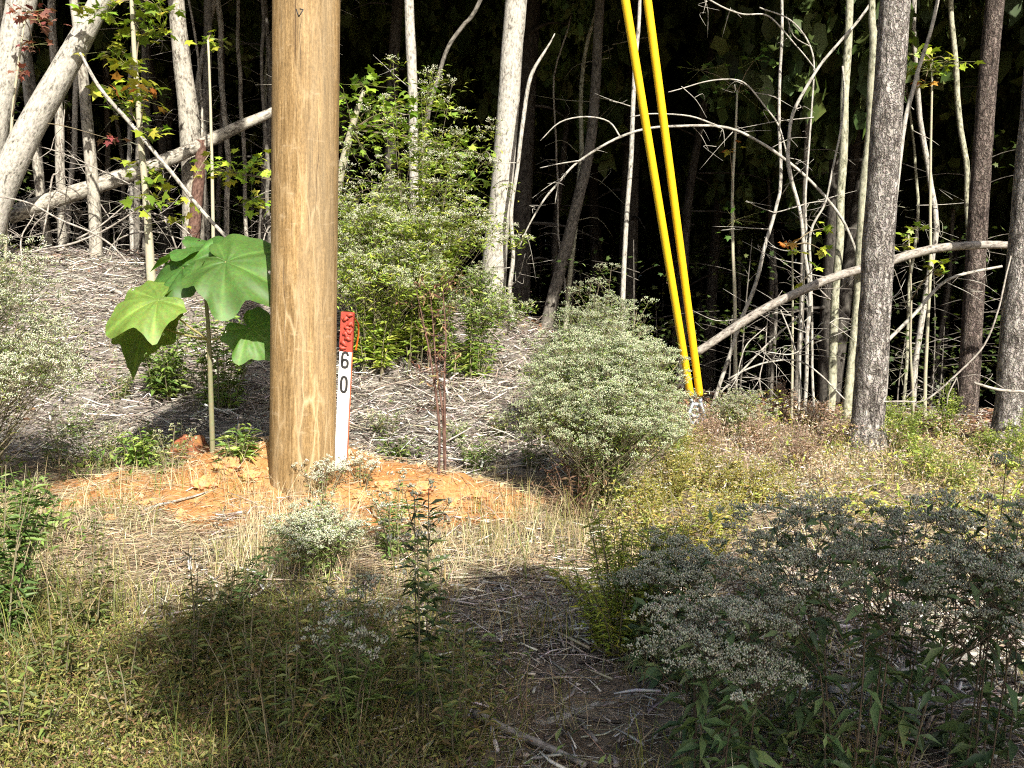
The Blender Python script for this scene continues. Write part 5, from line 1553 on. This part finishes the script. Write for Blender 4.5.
# uneven taller grass across the left and centre foreground
patch(7000, -2.6, 0.5, 2.4, 4.6, lambda x, y: sst(0.02, 0.3, vn(x * 2.3 + 7, y * 2.3)), (0.18, 0.46), (0.002, 0.004), (0.1, 0.8), OLV + TAN[2:] + [(0.10, 0.14, 0.035), (0.08, 0.11, 0.03)])
# shaded centre
patch(6500, -0.7, 1.4, 2.3, 4.1, lambda x, y: cl_(x + 5, y) * 0.9, (0.06, 0.24), (0.002, 0.005), (0.1, 0.9), OLV + TAN)
# right clearing, yellow and rosy dry weeds
ROSY = [(0.44, 0.32, 0.23), (0.36, 0.235, 0.165), (0.50, 0.41, 0.31), (0.30, 0.22, 0.13)]
patch(9000, 0.3, 5.2, 5.0, 8.6, lambda x, y: (0.15 + 0.85 * cl_(x + 2, y + 4)) * (1 - litter_zone(x, y) * .8), (0.05, 0.24), (0.002, 0.005), (0.2, 1.0), YEL + TAN + OLV)
patch(6500, 1.2, 3.6, 6.6, 9.6, lambda x, y: (0.3 + 0.7 * cl_(x + 6, y)) * (1 - litter_zone(x, y) * .7), (0.06, 0.28), (0.0015, 0.003), (0.2, 0.9), ROSY)
patch(4000, 0.6, 4.0, 3.4, 5.4, lambda x, y: cl_(x + 1, y + 8) * 0.8, (0.06, 0.2), (0.003, 0.005), (0.1, 0.8), YEL + TAN)
# bank
patch(3500, -5, 1.0, 6.5, 9.5, lambda x, y: cl_(x + 8, y + 2) * 0.5, (0.08, 0.28), (0.002, 0.005), (0.1, 0.6), TAN + [(0.17, 0.22, 0.06)])
# left edge
patch(2600, -4.5, -2.0, 4.2, 6.6, lambda x, y: cl_(x + 4, y + 6) * 0.8, (0.1, 0.3), (0.003, 0.006), (0.1, 0.6), OLV + [(0.12, 0.18, 0.05)] + TAN)
tag(gr.build('grass', M['leaf']), 'dry and green grass tufts over the clearing', 'grass', kind='stuff')

# small leafy ground cover
gc = MB()


def cover(n, x0, x1, y0, y1, dens, hmax, size, cols):
    x, y = sample(n, x0, x1, y0, y1, dens)
    k = len(x)
    z = rng.random(k) * hmax * (0.35 + 0.9 * np.clip(0.5 + vn(x * 2.7, y * 2.7), 0, 1))
    gc.scatter(LANCE_V, LANCE_F, onground(x, y, z), frames(rdir(k, -0.2, 0.9), rng.normal(0, .6, k)), np.stack([rng.uniform(.2, .4, k), np.ones(k), np.ones(k)], 1) * (size * rng.uniform(.6, 1.3, k))[:, None], tints(k, cols, 0.3))


cover(90000, -2.8, 0.1, 2.3, 4.2, lambda x, y: np.clip(1.1 - sst(3.4, 4.2, y + 0.5 * vn(x * 2, y * 2)) - sst(-0.7, 0.1, x), 0, 1), 0.17, 0.021, OLV + [(0.13, 0.15, 0.04), (0.20, 0.13, 0.06), (0.24, 0.23, 0.06), (0.15, 0.09, 0.05)])
cover(13000, 2.0, 5.4, 5.6, 8.7, lambda x, y: cl_(x, y + 3) * (1 - litter_zone(x, y) * .5), 0.30, 0.05, [(0.26, 0.32, 0.05), (0.34, 0.36, 0.06), (0.18, 0.25, 0.05), (0.4, 0.36, 0.08)])
cover(22000, 0.5, 3.4, 4.7, 7.6, lambda x, y: cl_(x + 7, y), 0.28, 0.034, YEL + [(0.3, 0.2, 0.08), (0.34, 0.28, 0.16)])
cover(24000, 0.9, 4.2, 6.3, 9.3, lambda x, y: (0.2 + .8 * cl_(x + 3, y + 9)) * (1 - litter_zone(x, y) * .6), 0.26, 0.03, ROSY + YEL[2:3] + [(0.52, 0.48, 0.40)])
cover(9000, 0.7, 3.4, 5.6, 8.4, lambda x, y: cl_(x + 13, y + 3), 0.3, 0.02, [(0.55, 0.53, 0.46), (0.45, 0.45, 0.34), (0.60, 0.57, 0.50)])
cover(5000, -0.2, 1.2, 2.4, 3.9, lambda x, y: cl_(x + 2, y + 2) * .8, 0.2, 0.04, SG + DG)
cover(4000, -4.6, -2.1, 4.2, 6.6, lambda x, y: cl_(x + 4, y + 6), 0.2, 0.06, SG + BG)
tag(gc.build('ground_cover', M['leaf']), 'low leafy weeds covering the clearing floor', 'ground cover', kind='stuff')
